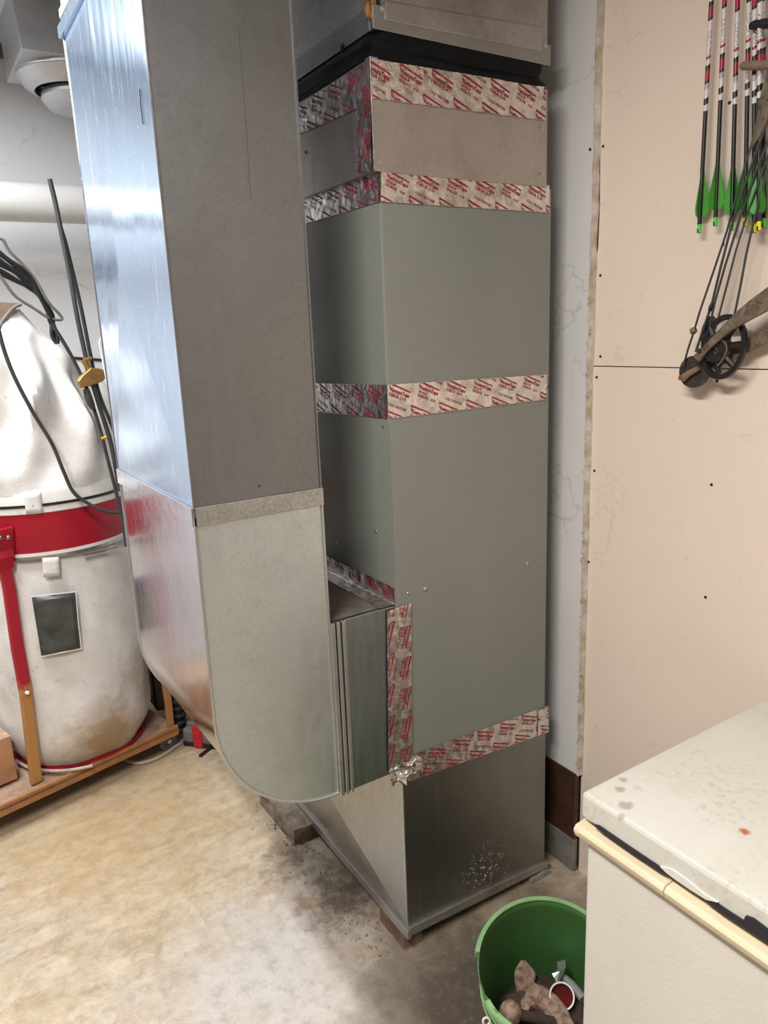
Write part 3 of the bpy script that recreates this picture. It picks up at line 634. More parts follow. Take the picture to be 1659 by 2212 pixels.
for i in range(260):
    y = random.uniform(.02, .95); x = -.02-abs(random.gauss(0, .07)); s_ = random.uniform(.001, .003)*(1.6 if random.random() < .06 else 1)
    cr.sphere((x, y, s_*.5), s_, 5, 4, (1, random.uniform(.6, 1.2), .6))
tag(cr.build('floor_crumbs', 'wood_old'), 'loose crumbs of concrete and dirt scattered along the furnace base', 'debris', kind='stuff')
# ------------------------------------------------------------------ chest freezer
fzc = onZ(1256, 1710, .9); GX0, GY1 = fzc.x, fzc.y; GX1, GY0, GZ = XR-.02, GY1-1.25, .9
fz = thing('chest_freezer', 'scuffed white chest freezer standing against the beige wall', 'freezer', (.3, GY1-.6, 0))
MB().box((GX0+.006, GY0+.01, .03), (GX1, GY1-.012, GZ-.085)).build('body', 'freezer_side', fz, bevel=.006)
MB().box((GX0+.03, GY0+.03, 0), (GX1-.03, GY1-.03, .03)).build('plinth', 'black', fz)
lid = MB().box((GX0, GY0, GZ-.054), (GX1+.005, GY1, GZ)).build('lid', 'freezer', fz, bevel=.007)
MB().box((GX0+.012, GY0+.02, GZ-.064), (GX1-.02, GY1-.018, GZ-.052)).build('gasket', 'gasket', fz)
for k, (a, b_) in enumerate(((GY1+.004, GY1-.195), (GY1-.196, GY0))):
    MB().prism([P(GX0-.012, a, GZ-.087), P(GX0-.016, a, GZ-.075), P(GX0-.010, a, GZ-.067), P(GX0+.02, a, GZ-.064), P(GX0+.02, a, GZ-.09), P(GX0-.004, a, GZ-.094)], (0, b_-a, 0)).build('edge_trim', 'cream', fz, bevel=.002)
MB().prism([P(GX0-.016, GY1+.004, GZ-.078), P(GX0-.01, GY1+.004, GZ-.067), P(.3, GY1+.004, GZ-.067), P(.3, GY1+.004, GZ-.09), P(GX0-.012, GY1+.004, GZ-.09)], (0, -.014, 0)).build('end_trim', 'cream', fz, bevel=.002)
for nm, mt, px in (('loose_gasket', 'gasket', ((1281, 1782), (1292, 1784), (1365, 1834), (1432, 1879), (1438, 1888), (1424, 1882), (1360, 1840), (1290, 1790))),
                   ('gasket_flap', 'freezer_side', ((1425, 1872), (1450, 1878), (1484, 1902), (1520, 1932), (1550, 1950), (1525, 1944), (1490, 1922), (1455, 1898), (1438, 1885))),
                   ('loose_gasket', 'gasket', ((1525, 1947), (1545, 1951), (1580, 1974), (1605, 1990), (1610, 1979), (1626, 1985), (1659, 2010), (1700, 2040), (1700, 2066), (1659, 2037), (1600, 1999), (1560, 1973)))):
    MB().prism([onX(x, y, GX0-.004) for x, y in px], (.0042, 0, 0)).build(nm, mt, fz)
# ------------------------------------------------------------------ bucket and its contents
BC = P(.05, -.507, .33); bn = P(-.2, -.178, 1).normalized(); BR, BH = .165, .305
e1 = (P(1, 0, 0)-bn*bn.x).normalized(); e2 = bn.cross(e1)
TB = Matrix((e1, e2, bn)).transposed().to_4x4(); TB.translation = BC-bn*BH
bk = thing('bucket', 'green plastic bucket with a chipped rim between the furnace and the freezer', 'bucket', (BC.x, BC.y, 0))
def bang(x, y):
    d = ray(x, y); p = CAM+d*((BC-CAM).dot(bn)/d.dot(bn))-BC; return math.atan2(p.dot(e2), p.dot(e1)) % (2*math.pi)
N_ = 72; aA, aB = bang(1036, 2058), bang(1050, 2134)
w = MB(); vs = []; fs = []
def chip(a):
    t = (a-aA)/(aB-aA)
    return -.016*max(0, math.sin(math.pi*t)) - .006*abs(noise.noise(P(a*9, 0, 0))) if 0 < t < 1 else (-.020*max(0, 1-abs(t-1.12)/.12) if 1 <= t < 1.3 else 0)
rows = [(BR*.80, 0), (BR*.86, BH*.33), (BR*.92, BH*.66), (BR*.962, BH*.92), (BR*.97, BH)]
for j, (r, z) in enumerate(rows):
    for k in range(N_):
        a = 2*math.pi*k/N_; vs.append(TB @ P(r*math.cos(a), r*math.sin(a), z+(chip(a) if j == 4 else 0)))
for j in range(4): fs += [(j*N_+k, j*N_+(k+1) % N_, (j+1)*N_+(k+1) % N_, (j+1)*N_+k) for k in range(N_)]
fs.append(tuple(range(N_))); w.add(vs, fs).build('shell', 'green', bk, True, solid=.003)
sec = [(-.003, .003), (.007, .003), (.010, -.004), (.009, -.020), (.006, -.020), (.003, -.002), (-.003, -.002)]; m_ = len(sec)
aS = aB+.16; span = (aA-aS) % (2*math.pi)
rim = MB(); vs = []; fs = []; ns = 66
for i in range(ns+1):
    a = aS+span*i/ns
    jag = .010*abs(noise.noise(P(a*14, 2, 0)))*max(0, 1-(a-aS)/.55)
    for dr, dz in sec: r = BR*.97+dr; vs.append(TB @ P(r*math.cos(a), r*math.sin(a), BH+dz-(jag if dz > 0 else -.0)))
for i in range(ns): fs += [(i*m_+j, i*m_+(j+1) % m_, (i+1)*m_+(j+1) % m_, (i+1)*m_+j) for j in range(m_)]
fs += [tuple(range(m_)), tuple(range(ns*m_, ns*m_+m_))]
rim.add(vs, fs).build('rim', 'green_rim', bk, True)
bands = MB()
for zz in (BH*.80, BH*.70): bands.lathe([(BR*.945, zz-.006), (BR*.97, zz-.004), (BR*.97, zz+.002), (BR*.955, zz+.004)], (0, 0, 0), 48)
bands.v = [TB @ v for v in bands.v]; bands.build('stiffening_rib', 'green_rim', bk, True)['kind'] = 'stuff'
ah = bang(1062, 2172); e0 = TB @ P((BR+.012)*math.cos(ah), (BR+.012)*math.sin(ah), BH-.045)
MB().tube([e0+rt*(.008*math.cos(t))+up*(.008*math.sin(t)) for t in [i*.5-1.2 for i in range(11)]], .0024, 6).build('handle_ring', 'white', bk, True)
hp = [TB @ P((BR+.014)*math.cos(ah+3.1416*i/18), (BR+.014)*math.sin(ah+3.1416*i/18), BH-.05-.13*math.sin(math.pi*i/18)) for i in range(19)]
MB().tube(hp, .0022, 6).build('wire_handle', 'steel', bk, True)
ZI = .165
def inb(x, y, z): return onZ(x, y, z)
def slab(px, z, thick, zs=None):
    pts = [inb(x, y, z if zs is None else zs[i]) for i, (x, y) in enumerate(px)]; return pts
an = thing('iron_casting', 'rusty brown cast iron fluke with a rounded hole lying in the green bucket', 'scrap iron', inb(1170, 2130, ZI))
s1 = [(1126, 2071), (1136, 2073), (1156, 2097), (1158, 2108), (1152, 2118), (1162, 2127), (1150, 2175), (1124, 2176), (1117, 2145), (1110, 2105), (1113, 2090)]
pts = [inb(x, y, ZI+.05-.0009*(y-2071)) for x, y in s1]; MB().prism(pts, (.006, .004, -.035)).build('fluke', 'rust', an, True, bevel=.004)
s2 = [(1150, 2120), (1176, 2129), (1205, 2150), (1226, 2178), (1243, 2215), (1243, 2240), (1196, 2240), (1182, 2205), (1175, 2181), (1164, 2170), (1154, 2168), (1146, 2172), (1138, 2188), (1126, 2182), (1124, 2160)]
pts = [inb(x, y, ZI+.02-.0002*(y-2120)) for x, y in s2]; MB().prism(pts, (.006, .004, -.03)).build('curved_arm', 'rust', an, True, bevel=.004)
bb_ = thing('ball_bar', 'rusty iron bar ending in a round ball at the bottom of the green bucket', 'scrap iron', inb(1105, 2195, ZI+.03))
c = inb(1103, 2188, ZI+.045); MB().sphere(c, .0265, 18, 12, (1, 1, 1.05)).build('ball', 'rust', bb_, True)
d = inb(1195, 2208, ZI+.01)
MB().tube([c, c.lerp(d, .5), d], [.013, .012, .012], 12).build('bar', 'rust_dark', bb_, True)
cp = thing('plastic_cup', 'small white plastic cup with dark red inside in the green bucket', 'cup', inb(1214, 2152, ZI))
cc = inb(1214, 2152, ZI+.015); T = P(-.5, -.42, .76).to_track_quat('Z', 'Y').to_matrix()
MB().lathe([(.020, -.05), (.0265, 0), (.030, .002), (.030, .005), (.0262, .004), (.0255, -.01), (.019, -.045), (0, -.045)], cc, 28, T).build('cup_wall', 'white', cp, True)
MB().lathe([(.0250, -.008), (.0235, -.010), (.0, -.012)], cc, 24, T).build('red_filling', 'red_in', cp, True)
def crumple(c, r, n, sc=(1, 1, 1), seed=0):
    m = MB().sphere((0, 0, 0), r, 12, 9, sc); m.v = [Vector(c)+v*(1+.55*noise.noise(v*(2.4/r)+P(seed, 0, 0))) for v in m.v]; return m
fo = thing('foil_scrap', 'crumpled scrap of shiny foil tape lying in the green bucket', 'scrap', inb(1212, 2100, ZI))
m = MB(); qa = [(1203, 2078), (1221, 2073), (1222, 2090), (1217, 2104), (1207, 2122), (1203, 2124), (1197, 2112), (1192, 2103), (1204, 2095)]
pts = [inb(x, y, ZI+.035+random.uniform(-.006, .006)) for x, y in qa]; ce = inb(1209, 2098, ZI+.045)
m.add(pts+[ce], [(i, (i+1) % 9, 9) for i in range(9)]).build('foil', plain('dull foil scrap', (.74, .73, .70), .42, .8, bump=.6, bscale=90), fo, solid=.0008)
sl = thing('plastic_sleeve', 'grey translucent plastic sleeve beside the white cup in the bucket', 'scrap', inb(1232, 2120, ZI))
MB().tube([inb(1218, 2112, ZI+.01), inb(1236, 2128, ZI+.005), inb(1262, 2160, ZI)], [.016, .018, .018], 12, sx=.6).build('sleeve', 'grey_sleeve', sl, True)
jc = BC-bn*.232; jk = thing('dark_scrap_lump', 'dark rusty scrap lump under the casting in the green bucket', 'scrap iron', jc)
crumple(jc, .108, 12, (1, 1, .5), 3).build('lump', 'rust_dark', jk)
# ------------------------------------------------------------------ dust collector
dcx, dcy = BAGX, BAGY
dc = thing('dust_collector', 'two bag dust collector with red metal ring and sawdust covered cart at left', 'dust collector', (dcx, dcy, 0))
ld_ = (onZ(385, 1566, .13)-onZ(0, 1742, .13)); ld_.z = 0; ld_.normalize(); lnm = P(-ld_.y, ld_.x, 0)
A0 = onZ(385, 1566, .13)+ld_*.0; Lc = 1.15; dk = .62; DZ = .13
base = [A0, A0-ld_*Lc, A0-ld_*Lc+lnm*dk, A0+lnm*dk]
base = [P(v.x, v.y, 0) for v in base]
MB().hexa([v+P(0, 0, DZ-.022) for v in base], [v+P(0, 0, DZ-.012) for v in base]).build('deck', 'sawdust', dc)
def bar(a, b_, h0, h1, th): n_ = lnm*th; return MB().hexa([a+P(0, 0, h0), b_+P(0, 0, h0), b_+n_+P(0, 0, h0), a+n_+P(0, 0, h0)], [a+P(0, 0, h1), b_+P(0, 0, h1), b_+n_+P(0, 0, h1), a+n_+P(0, 0, h1)])
bar(base[0], base[1], DZ-.045, DZ, .012).build('deck_lip', 'orange_dust', dc, bevel=.002)
ruf = MB(); nu, nv_ = 60, 22; vs = []
for j in range(nv_+1):
    for i in range(nu+1):
        p = base[0]-ld_*(Lc*i/nu)+lnm*(.012+(dk-.03)*j/nv_); vs.append(P(p.x, p.y, DZ-.010+.006*noise.noise(p*25)+.006*abs(noise.noise(p*60))))
ruf.add(vs, [(j*(nu+1)+i, j*(nu+1)+i+1, (j+1)*(nu+1)+i+1, (j+1)*(nu+1)+i) for j in range(nv_) for i in range(nu)]).build('sawdust_layer', 'sawdust', dc, True)
lp = onZ(236, 1662, DZ+.003)
MB().lathe([(0, 0), (BAGR*.88, 0), (BAGR*.88, .006), (0, .006)], (dcx, dcy, DZ), 48).build('red_base_plate', 'red', dc)
# lower bag
zr0 = onY(100, 1192, dcy-BAGR).z; zr1 = onY(100, 1106, dcy-BAGR).z
bag = MB(); n, mrow = 72, 40; vs = []; fs = []
for j in range(mrow+1):
    t = j/mrow; z = DZ+.008+(zr0-.006-DZ)*t
    rr = BAGR*(.985+.02*math.sin(math.pi*t))
    if t < .16: rr *= (.84+.16*math.sin(math.pi/2*t/.16))
    if t > .9: rr *= 1-.03*(t-.9)/.1
    for k in range(n):
        a = 2*math.pi*k/n; w_ = .012*noise.noise(P(math.cos(a)*2.2, math.sin(a)*2.2, z*4))+.006*noise.noise(P(math.cos(a)*7, math.sin(a)*7, z*9))
        vs.append(P(dcx+(rr+w_*(1-.5*t))*math.cos(a), dcy+(rr+w_*(1-.5*t))*math.sin(a), z))
for j in range(mrow): fs += [(j*n+k, j*n+(k+1) % n, (j+1)*n+(k+1) % n, (j+1)*n+k) for k in range(n)]
fs.append(tuple(range(n))); lb = bag.add(vs, fs).build('lower_bag', 'felt', dc, True)
def cyl_at(x, y, r):                       # where the pixel ray meets the bag's cylinder
    d = ray(x, y); ox, oy = CAM.x-dcx, CAM.y-dcy; A = d.x**2+d.y**2; B = ox*d.x+oy*d.y; C = ox*ox+oy*oy-r*r
    t = (-B-math.sqrt(max(0, B*B-A*C)))/A; return CAM+d*t
def patch(px, r, nu=8, nv=8):
    vs = []
    for j in range(nv+1):
        for i in range(nu+1):
            a, b_ = i/nu, j/nv; x = (px[0][0]*(1-a)+px[1][0]*a)*(1-b_)+(px[3][0]*(1-a)+px[2][0]*a)*b_; y = (px[0][1]*(1-a)+px[1][1]*a)*(1-b_)+(px[3][1]*(1-a)+px[2][1]*a)*b_
            vs.append(cyl_at(x, y, r))
    return MB().add(vs, [(j*(nu+1)+i, j*(nu+1)+i+1, (j+1)*(nu+1)+i+1, (j+1)*(nu+1)+i) for j in range(nv) for i in range(nu)])
patch([(69, 1291), (162, 1280), (173, 1400), (90, 1416)], BAGR+.021).build('sight_window', 'clear_dark', lb, True, solid=.002)
wf = [cyl_at(x, y, BAGR+.022) for x, y in ((67, 1289), (115, 1284), (164, 1278), (169, 1340), (176, 1401), (132, 1410), (88, 1419), (78, 1355), (67, 1289))]
MB().tube(wf, .0022, 6).build('window_piping', 'felt_up', lb, True)
# ring with clamps and straps
MB().lathe([(BAGR-.005, zr0), (BAGR+.012, zr0), (BAGR+.012, zr1), (BAGR-.005, zr1)], (dcx, dcy, 0), 72).build('ring', 'red', dc, True)
def band(z, h, r, name, mat, par=dc): return MB().lathe([(r, z-h/2), (r+.003, z-h/2), (r+.003, z+h/2), (r, z+h/2)], (dcx, dcy, 0), 72).build(name, mat, par, True)
hem = MB(); 
band(zr0-.010, .022, BAGR+.010, 'bag_hem', 'felt_up', lb); band(zr0-.016, .010, BAGR+.0135, 'clamp_band', 'steel')
ub_z = zr1
MB().lathe([(BAGR+.012, zr1-.001), (BAGR+.016, zr1+.002), (BAGR+.016, zr1+.075), (BAGR+.010, zr1+.085)], (dcx, dcy, 0), 72).build('upper_bag_hem', 'felt_up', dc, True)
band(zr1+.030, .009, BAGR+.0165, 'clamp_band', 'black')
patch([(50, 1066), (87, 1061), (94, 1108), (57, 1111)], BAGR+.018, 4, 4).build('strap_loop', 'felt', dc, True, solid=.003)
patch([(91, 1206), (127, 1203), (130, 1244), (94, 1247)], BAGR+.018, 4, 4).build('strap_loop', 'felt', dc, True, solid=.003)
c0, c1 = cyl_at(180, 1198, BAGR+.022), cyl_at(226, 1188, BAGR+.022)
MB().tube([c0, c1], .007, 10).build('clamp_buckle', 'steel', dc, True)
c2 = cyl_at(252, 1180, BAGR+.022); MB().tube([c1, c1.lerp(c2, .5)+P(0, -.004, .004), c2], .005, 8).build('clamp_latch', 'steel', dc, True)
# upper bag: slumped canvas
ub = MB(); n, mr = 96, 36; apx = onY(14, 668, dcy-.05); zt0 = zr1+.07; vs = []; fs = []
for j in range(mr+1):
    t = j/mr; z = zt0+(apx.z-zt0)*t
    cxx = dcx+(apx.x-dcx)*t**1.6; cyy = dcy+(apx.y-dcy)*t**1.6
    rr = (BAGR+.012)*(1-.03*t) if t < .12 else (BAGR+.008)*(1-.86*((t-.12)/.88)**1.55)
    for k in range(n):
        a = 2*math.pi*k/n
        fold = (.030*math.sin(a*5+t*5)+.024*math.sin(a*9-t*7+1)+.05*noise.noise(P(math.cos(a)*2.6, math.sin(a)*2.6, t*4+2)))*math.sin(math.pi*min(1, t*1.15+.02))**.8
        crease = -.035*math.exp(-((((a-4.2-.5*t+3.1416) % 6.2832)-3.1416)/.16)**2)*min(1, t*5)*(1-t)
        r = rr+fold*1.25+crease; vs.append(P(cxx+r*math.cos(a), cyy+r*math.sin(a), z+.02*noise.noise(P(math.cos(a)*2, math.sin(a)*2, t*5))*t))
for j in range(mr): fs += [(j*n+k, j*n+(k+1) % n, (j+1)*n+(k+1) % n, (j+1)*n+k) for k in range(n)]
fs.append(tuple(range(mr*n, (mr+1)*n))); ub.add(vs, fs).build('upper_bag', 'felt_up', dc, True)
tp = MB(); tq = [onY(x, y, dcy-.12) for x, y in ((-14, 652), (40, 655), (33, 668), (14, 690), (0, 700), (-14, 700))]
tp.prism(tq, (0, .08, 0)).build('bag_top_cap', plain('brown leather cap', (.26, .17, .11), .8, scale=20), dc)
MB().tube(smooth_path([onY(x, y, dcy-.20) for x, y in ((46, 657), (30, 665), (14, 682), (2, 700), (-5, 720))]), .006, 8).build('cap_cord', 'cord_grey', dc, True)
# legs
def strap(path, w, th, dirw): 
    m = MB(); vs = []; fs = []
    for p in path: vs += [p-dirw*w/2, p+dirw*w/2, p+dirw*w/2+lnm*th, p-dirw*w/2+lnm*th]
    for i in range(len(path)-1): fs += [(i*4+j, i*4+(j+1) % 4, i*4+4+(j+1) % 4, i*4+4+j) for j in range(4)]
    fs += [(0, 1, 2, 3), tuple(range(len(path)*4-4, len(path)*4))]; return m.add(vs, fs)
f0 = onZ(83, 1694, DZ-.004)+lnm*.006
tops = [cyl_at(14, 1165, BAGR+.016), cyl_at(16, 1195, BAGR+.03)]
mid_ = onZ(83, 1694, DZ)
def leg_pt(x, y, Y): return onY(x, y, Y)
yl = f0.y
lg = strap([f0, leg_pt(72, 1620, yl), leg_pt(58, 1500, yl), leg_pt(40, 1400, yl), leg_pt(22, 1270, yl), leg_pt(12, 1225, yl-.005)], .042, .024, ld_).build('leg', 'leg', dc, bevel=.005)
strap([leg_pt(14, 1232, yl-.006), leg_pt(14, 1205, yl-.012), leg_pt(15, 1190, yl-.004), leg_pt(13, 1150, yl-.010), leg_pt(12, 1141, yl-.010)], .055, .016, ld_).build('leg_bracket', 'red', dc, bevel=.004)
for x, y in ((0, 1162), (18, 1161)): c = leg_pt(x, y, yl-.012); MB().tube([c, c-lnm*.004, c-lnm*.008], [.0085, .0085, .005], 10).build('bolt', 'steel', dc, True)
c = leg_pt(58, 1496, yl-.0); MB().tube([c+lnm*.01, c-lnm*.006, c-lnm*.013], [.0075, .0075, .005], 10).build('bolt', 'white', dc, True)
f1 = onZ(374, 1574, DZ-.003)+lnm*.01
strap([f1, onY(366, 1520, f1.y), onY(358, 1470, f1.y), onY(330, 1150, f1.y+.02)], .028, .02, ld_).build('leg', 'orange_dust', dc, bevel=.003)
# caster
wc = onY(362, 1606, f1.y+.06); wc.z = .043
MB().tube([wc-lnm*.012, wc+lnm*.012], .042, 20).build('caster_wheel', 'grey_plastic', dc, True)
MB().tube([wc-lnm*.02, wc+lnm*.02], .010, 12).build('caster_axle', 'steel', dc, True)
MB().hexa([wc+P(-.02, -.02, .03), wc+P(.02, -.02, .03), wc+P(.02, .02, .03), wc+P(-.02, .02, .03)], [wc+P(-.03, -.03, .066), wc+P(.03, -.03, .066), wc+P(.03, .03, .066), wc+P(-.03, .03, .066)]).build('caster_fork', 'black', dc)
wc2 = wc-ld_*.95+lnm*.0; wc2.z = .043
for q3 in (wc2, wc2+lnm*.48, wc+lnm*.48): MB().tube([q3-lnm*.012, q3+lnm*.012], .042, 16).build('caster_wheel', 'grey_plastic', dc, True); MB().tube([q3+P(0, 0, .03), q3+P(0, 0, .112)], .012, 8).build('caster_fork', 'black', dc)
# unseen blower box, enlarged to put shade in the gap beside the bag
MB().box((dcx+.325, dcy+.0, DZ-.012), (dcx+.56, dcy+.30, .70)).build('gap_shade_box', 'black', dc, bevel=.02)
# wooden box at the left
bxx = thing('brown_box', 'orange brown box with a dusty top at the left edge on the cart deck', 'box', onZ(10, 1700, DZ))
q0 = [onZ(39, 1682, DZ+.003)+lnm*.0]; g = q0[0]; hh = .0
fr = [g, g-ld_*.3, g-ld_*.3+lnm*.22, g+lnm*.22]; topz = onY(29, 1590, g.y).z
MB().hexa([P(v.x, v.y, DZ+.004) for v in fr], [P(v.x, v.y, topz) for v in fr]).build('carton', 'carton', bxx, bevel=.003)
MB().hexa([P(v.x, v.y, topz) for v in fr], [P(v.x, v.y, topz+.004) for v in fr]).build('dusty_top', 'carton_top', bxx)
# floor cord
def cord(name, label, cat, pts, r, mat, n=8, group=None, k=6):
    o = MB().tube(smooth_path(pts, k), r, n).build(name, mat, None, True); return tag(o, label, cat, group)
cord('floor_cord', 'grubby white cord curling over the floor from under the cart', 'cord', [onZ(x, y, .009) for x, y in ((255, 1636), (290, 1648), (318, 1645), (350, 1632), (380, 1612), (393, 1603))], .0075, 'cord_white')
cord('deck_cord', 'grubby white cord lying on the sawdust deck at the foot of the felt bag', 'cord', [onZ(x, y, DZ+.012) for x, y in ((36, 1642), (50, 1652), (68, 1660), (95, 1664), (125, 1665), (160, 1662), (200, 1654))], .0065, 'cord_white')
# grey case with a red strap
gc = thing('grey_case', 'dusty ribbed grey case with a red strap on the floor beside the cart', 'case', onZ(430, 1640, 0))
ga, gb = onZ(396, 1612, .0), onZ(476, 1622, .0)
gd = (gb-ga).normalized(); gn = P(-gd.y, gd.x, 0)
def gbox(u0, u1, v0, v1, z0, z1): 
    f_ = lambda u, v, z: ga+gd*u+gn*v+P(0, 0, z)
    return [f_(u0, v0, z0), f_(u1, v0, z0), f_(u1, v1, z0), f_(u0, v1, z0)], [f_(u0, v0, z1), f_(u1, v0, z1), f_(u1, v1, z1), f_(u0, v1, z1)]
MB().hexa(*gbox(0, .24, .0, .2, .018, .085)).build('case_body', 'grey_plastic', gc, bevel=.012)
for i in range(4): MB().hexa(*gbox(.005, .235, .03+i*.045, .055+i*.045, .085, .10)).build('case_rib', 'grey_plastic', gc, bevel=.006)
MB().hexa(*gbox(.0, .24, .004, .19, 0, .02)).build('case_foot', 'black', gc)
MB().hexa(*gbox(.055, .10, -.006, .206, .004, .106)).build('red_strap', 'red_strap', gc, bevel=.004)
cord('flat_bar', 'dark flat bar lying on the floor in front of the red strapped case', 'bar', [onZ(432, 1634, .004), onZ(460, 1612, .004)], .009, 'black', 4)
# black item behind the cart
bt = thing('coil_hose', 'dark ribbed hose standing behind the cart post', 'hose', onZ(385, 1560, 0)+P(0, .2, 0))
hb = onY(386, 1560, f1.y+.13); hpth = [P(hb.x, hb.y, .03+i*.012) for i in range(48)]
MB().tube(hpth, [.034+.004*math.sin(i*2.1) for i in range(48)], 12).build('ribbed_hose', 'rubber', bt, True)
# ------------------------------------------------------------------ pipe, branch duct, cables
PY = 2.02; pa_, pb_ = onY(0, 393, PY), onY(0, 480, PY); pr = (pa_.z-pb_.z)/2*.99; pz = (pa_.z+pb_.z)/2
pp = thing('white_pipe', 'thick white plastic pipe running level along the back wall', 'pipe', (-1, PY, pz))
MB().tube([P(XL+.02, PY, pz-.02), P(XR-.03, PY, pz+.012)], pr, 32).build('pipe', 'pvc', pp, True)
for xx in (-2.4, -.95): MB().tube([P(xx, PY, pz+pr), P(xx, PY, ZC)], .006, 6).build('hanger_rod', 'steel', pp)
bd = thing('branch_duct', 'galvanised branch duct boot with round collar in the top left corner', 'duct', (-.3, 1.8, 2.7))
Yb = 1.72; g0 = onY(46, 104, Yb)
MB().hexa([P(g0.x, Yb, g0.z), P(g0.x+.55, Yb, g0.z), P(g0.x+.55, Yb+.42, g0.z), P(g0.x-.0, Yb+.42, g0.z)], [P(g0.x+.0, Yb+.06, ZC), P(g0.x+.55, Yb+.06, ZC), P(g0.x+.55, Yb+.42, ZC), P(g0.x-.0, Yb+.42, ZC)]).build('boot', 'branch', bd, bevel=.003)
cxr, cyr = g0.x+.235, Yb+.225
MB().lathe([(.222, g0.z), (.222, g0.z-.012), (.226, g0.z-.016), (.221, g0.z-.02), (.205, g0.z-.045), (.17, g0.z-.068), (.165, g0.z-.066)], (cxr, cyr, 0), 56).build('round_collar', 'branch', bd, True)
MB().lathe([(.168, g0.z-.062), (.172, g0.z-.085), (.150, g0.z-.115), (.10, g0.z-.13), (0, g0.z-.135)], (cxr+.03, cyr+.02, 0), 48).build('round_elbow', 'branch', bd, True)
CY = dcy-.42
def cab(pts, Y=CY): return [onY(x, y, Y) for x, y in pts]
hg = 'cables hanging at the left wall'
cb = thing('cable_bundle', 'thick bundle of black looped cables hanging over the canvas bag', 'cable', onY(60, 600, CY), hg)
for i in range(7):
    j = lambda: random.uniform(-7, 7)
    yy = CY+.02*i/7; path = [(-20, 528+i*9), (20+j(), 556+i*7+j()*.5), (58+j(), 596+i*4+j()), (88+j(), 640+j()), (108+j(), 688+j()), (118+j(), 722), (122+j()*.6, 742)]
    MB().tube(smooth_path(cab(path, yy)), .0062, 8).build('cable_strand', 'rubber', cb, True)
MB().tube(smooth_path(cab([(-6, 516), (6, 518), (20, 542), (46, 568), (76, 604), (104, 652), (126, 676), (134, 688), (126, 691), (104, 686), (70, 664), (44, 648), (26, 632), (0, 596), (-10, 585)])), .0048, 8).build('cable_loop', 'cord_grey', cb, True)
cord('twin_rod', 'straight dark rod leaning beside the duct, the longer one reaching the white pipe', 'rod', cab([(107, 387), (120, 440), (136, 520), (152, 600), (168, 690), (190, 790), (212, 868), (240, 960), (258, 1060)], CY-.02), .0078, 'cord', group=hg)
cord('twin_rod', 'shorter dark cable splitting off the rod above the brass fitting', 'rod', cab([(124, 470), (140, 520), (160, 600), (176, 670), (196, 770), (214, 850), (246, 930), (262, 980)], CY), .0066, 'cord', group=hg)
cord('long_cable', 'long black cable draped down over the canvas bag to the red ring', 'cable', cab([(-6, 700), (10, 760), (34, 820), (72, 892), (112, 958), (138, 1020), (158, 1062), (188, 1086), (226, 1104), (264, 1108)], CY), .0062, 'cord', group=hg)
cord('thin_cable', 'black cable running behind the brass fitting down to the cart', 'cable', cab([(112, 700), (140, 744), (168, 796), (192, 852), (214, 920), (232, 990), (250, 1060), (266, 1130), (272, 1180)], CY-.01), .0062, 'cord', group=hg)
cord('wall_cord', 'thin black cord stretched level across the back wall behind the brass fitting', 'cord', [onY(x, y, YB-.008) for x, y in ((120, 770), (170, 774), (240, 779), (330, 786))], .006, 'rubber')
pg = thing('cable_plug', 'dark grey moulded plug on the black cable under the brass fitting', 'plug', onY(195, 862, CY-.02))
MB().tube(cab([(186, 840), (190, 856), (196, 872), (202, 884)], CY-.022), [.010, .014, .013, .008], 10).build('plug_body', 'cord', pg, True)
ye = onY(226, 945, CY-.012); tie = thing('yellow_tie', 'small yellow wire tie round the black cable', 'tie', ye)
MB().tube([ye-P(.012, 0, .002), ye+P(.016, 0, .002)], .006, 8).build('tie_wrap', 'yellow', tie)
bf_ = thing('brass_fitting', 'brass coloured wedge shaped fitting with a threaded neck hanging among the cables', 'fitting', onY(200, 810, CY-.03))
MB().prism([onY(x, y, CY-.045) for x, y in ((168, 824), (176, 812), (190, 800), (196, 794), (216, 796), (226, 800), (232, 812), (222, 824), (196, 834), (174, 839))], (0, .03, 0)).build('wedge', 'brass', bf_, bevel=.004)
MB().tube(cab([(184, 778), (188, 790), (194, 802)], CY-.03), [.014, .010, .013], 12).build('neck', 'brass', bf_, True)
MB().tube(cab([(180, 777), (198, 774)], CY-.03), .006, 8).build('neck_collar', 'brass', bf_, True)
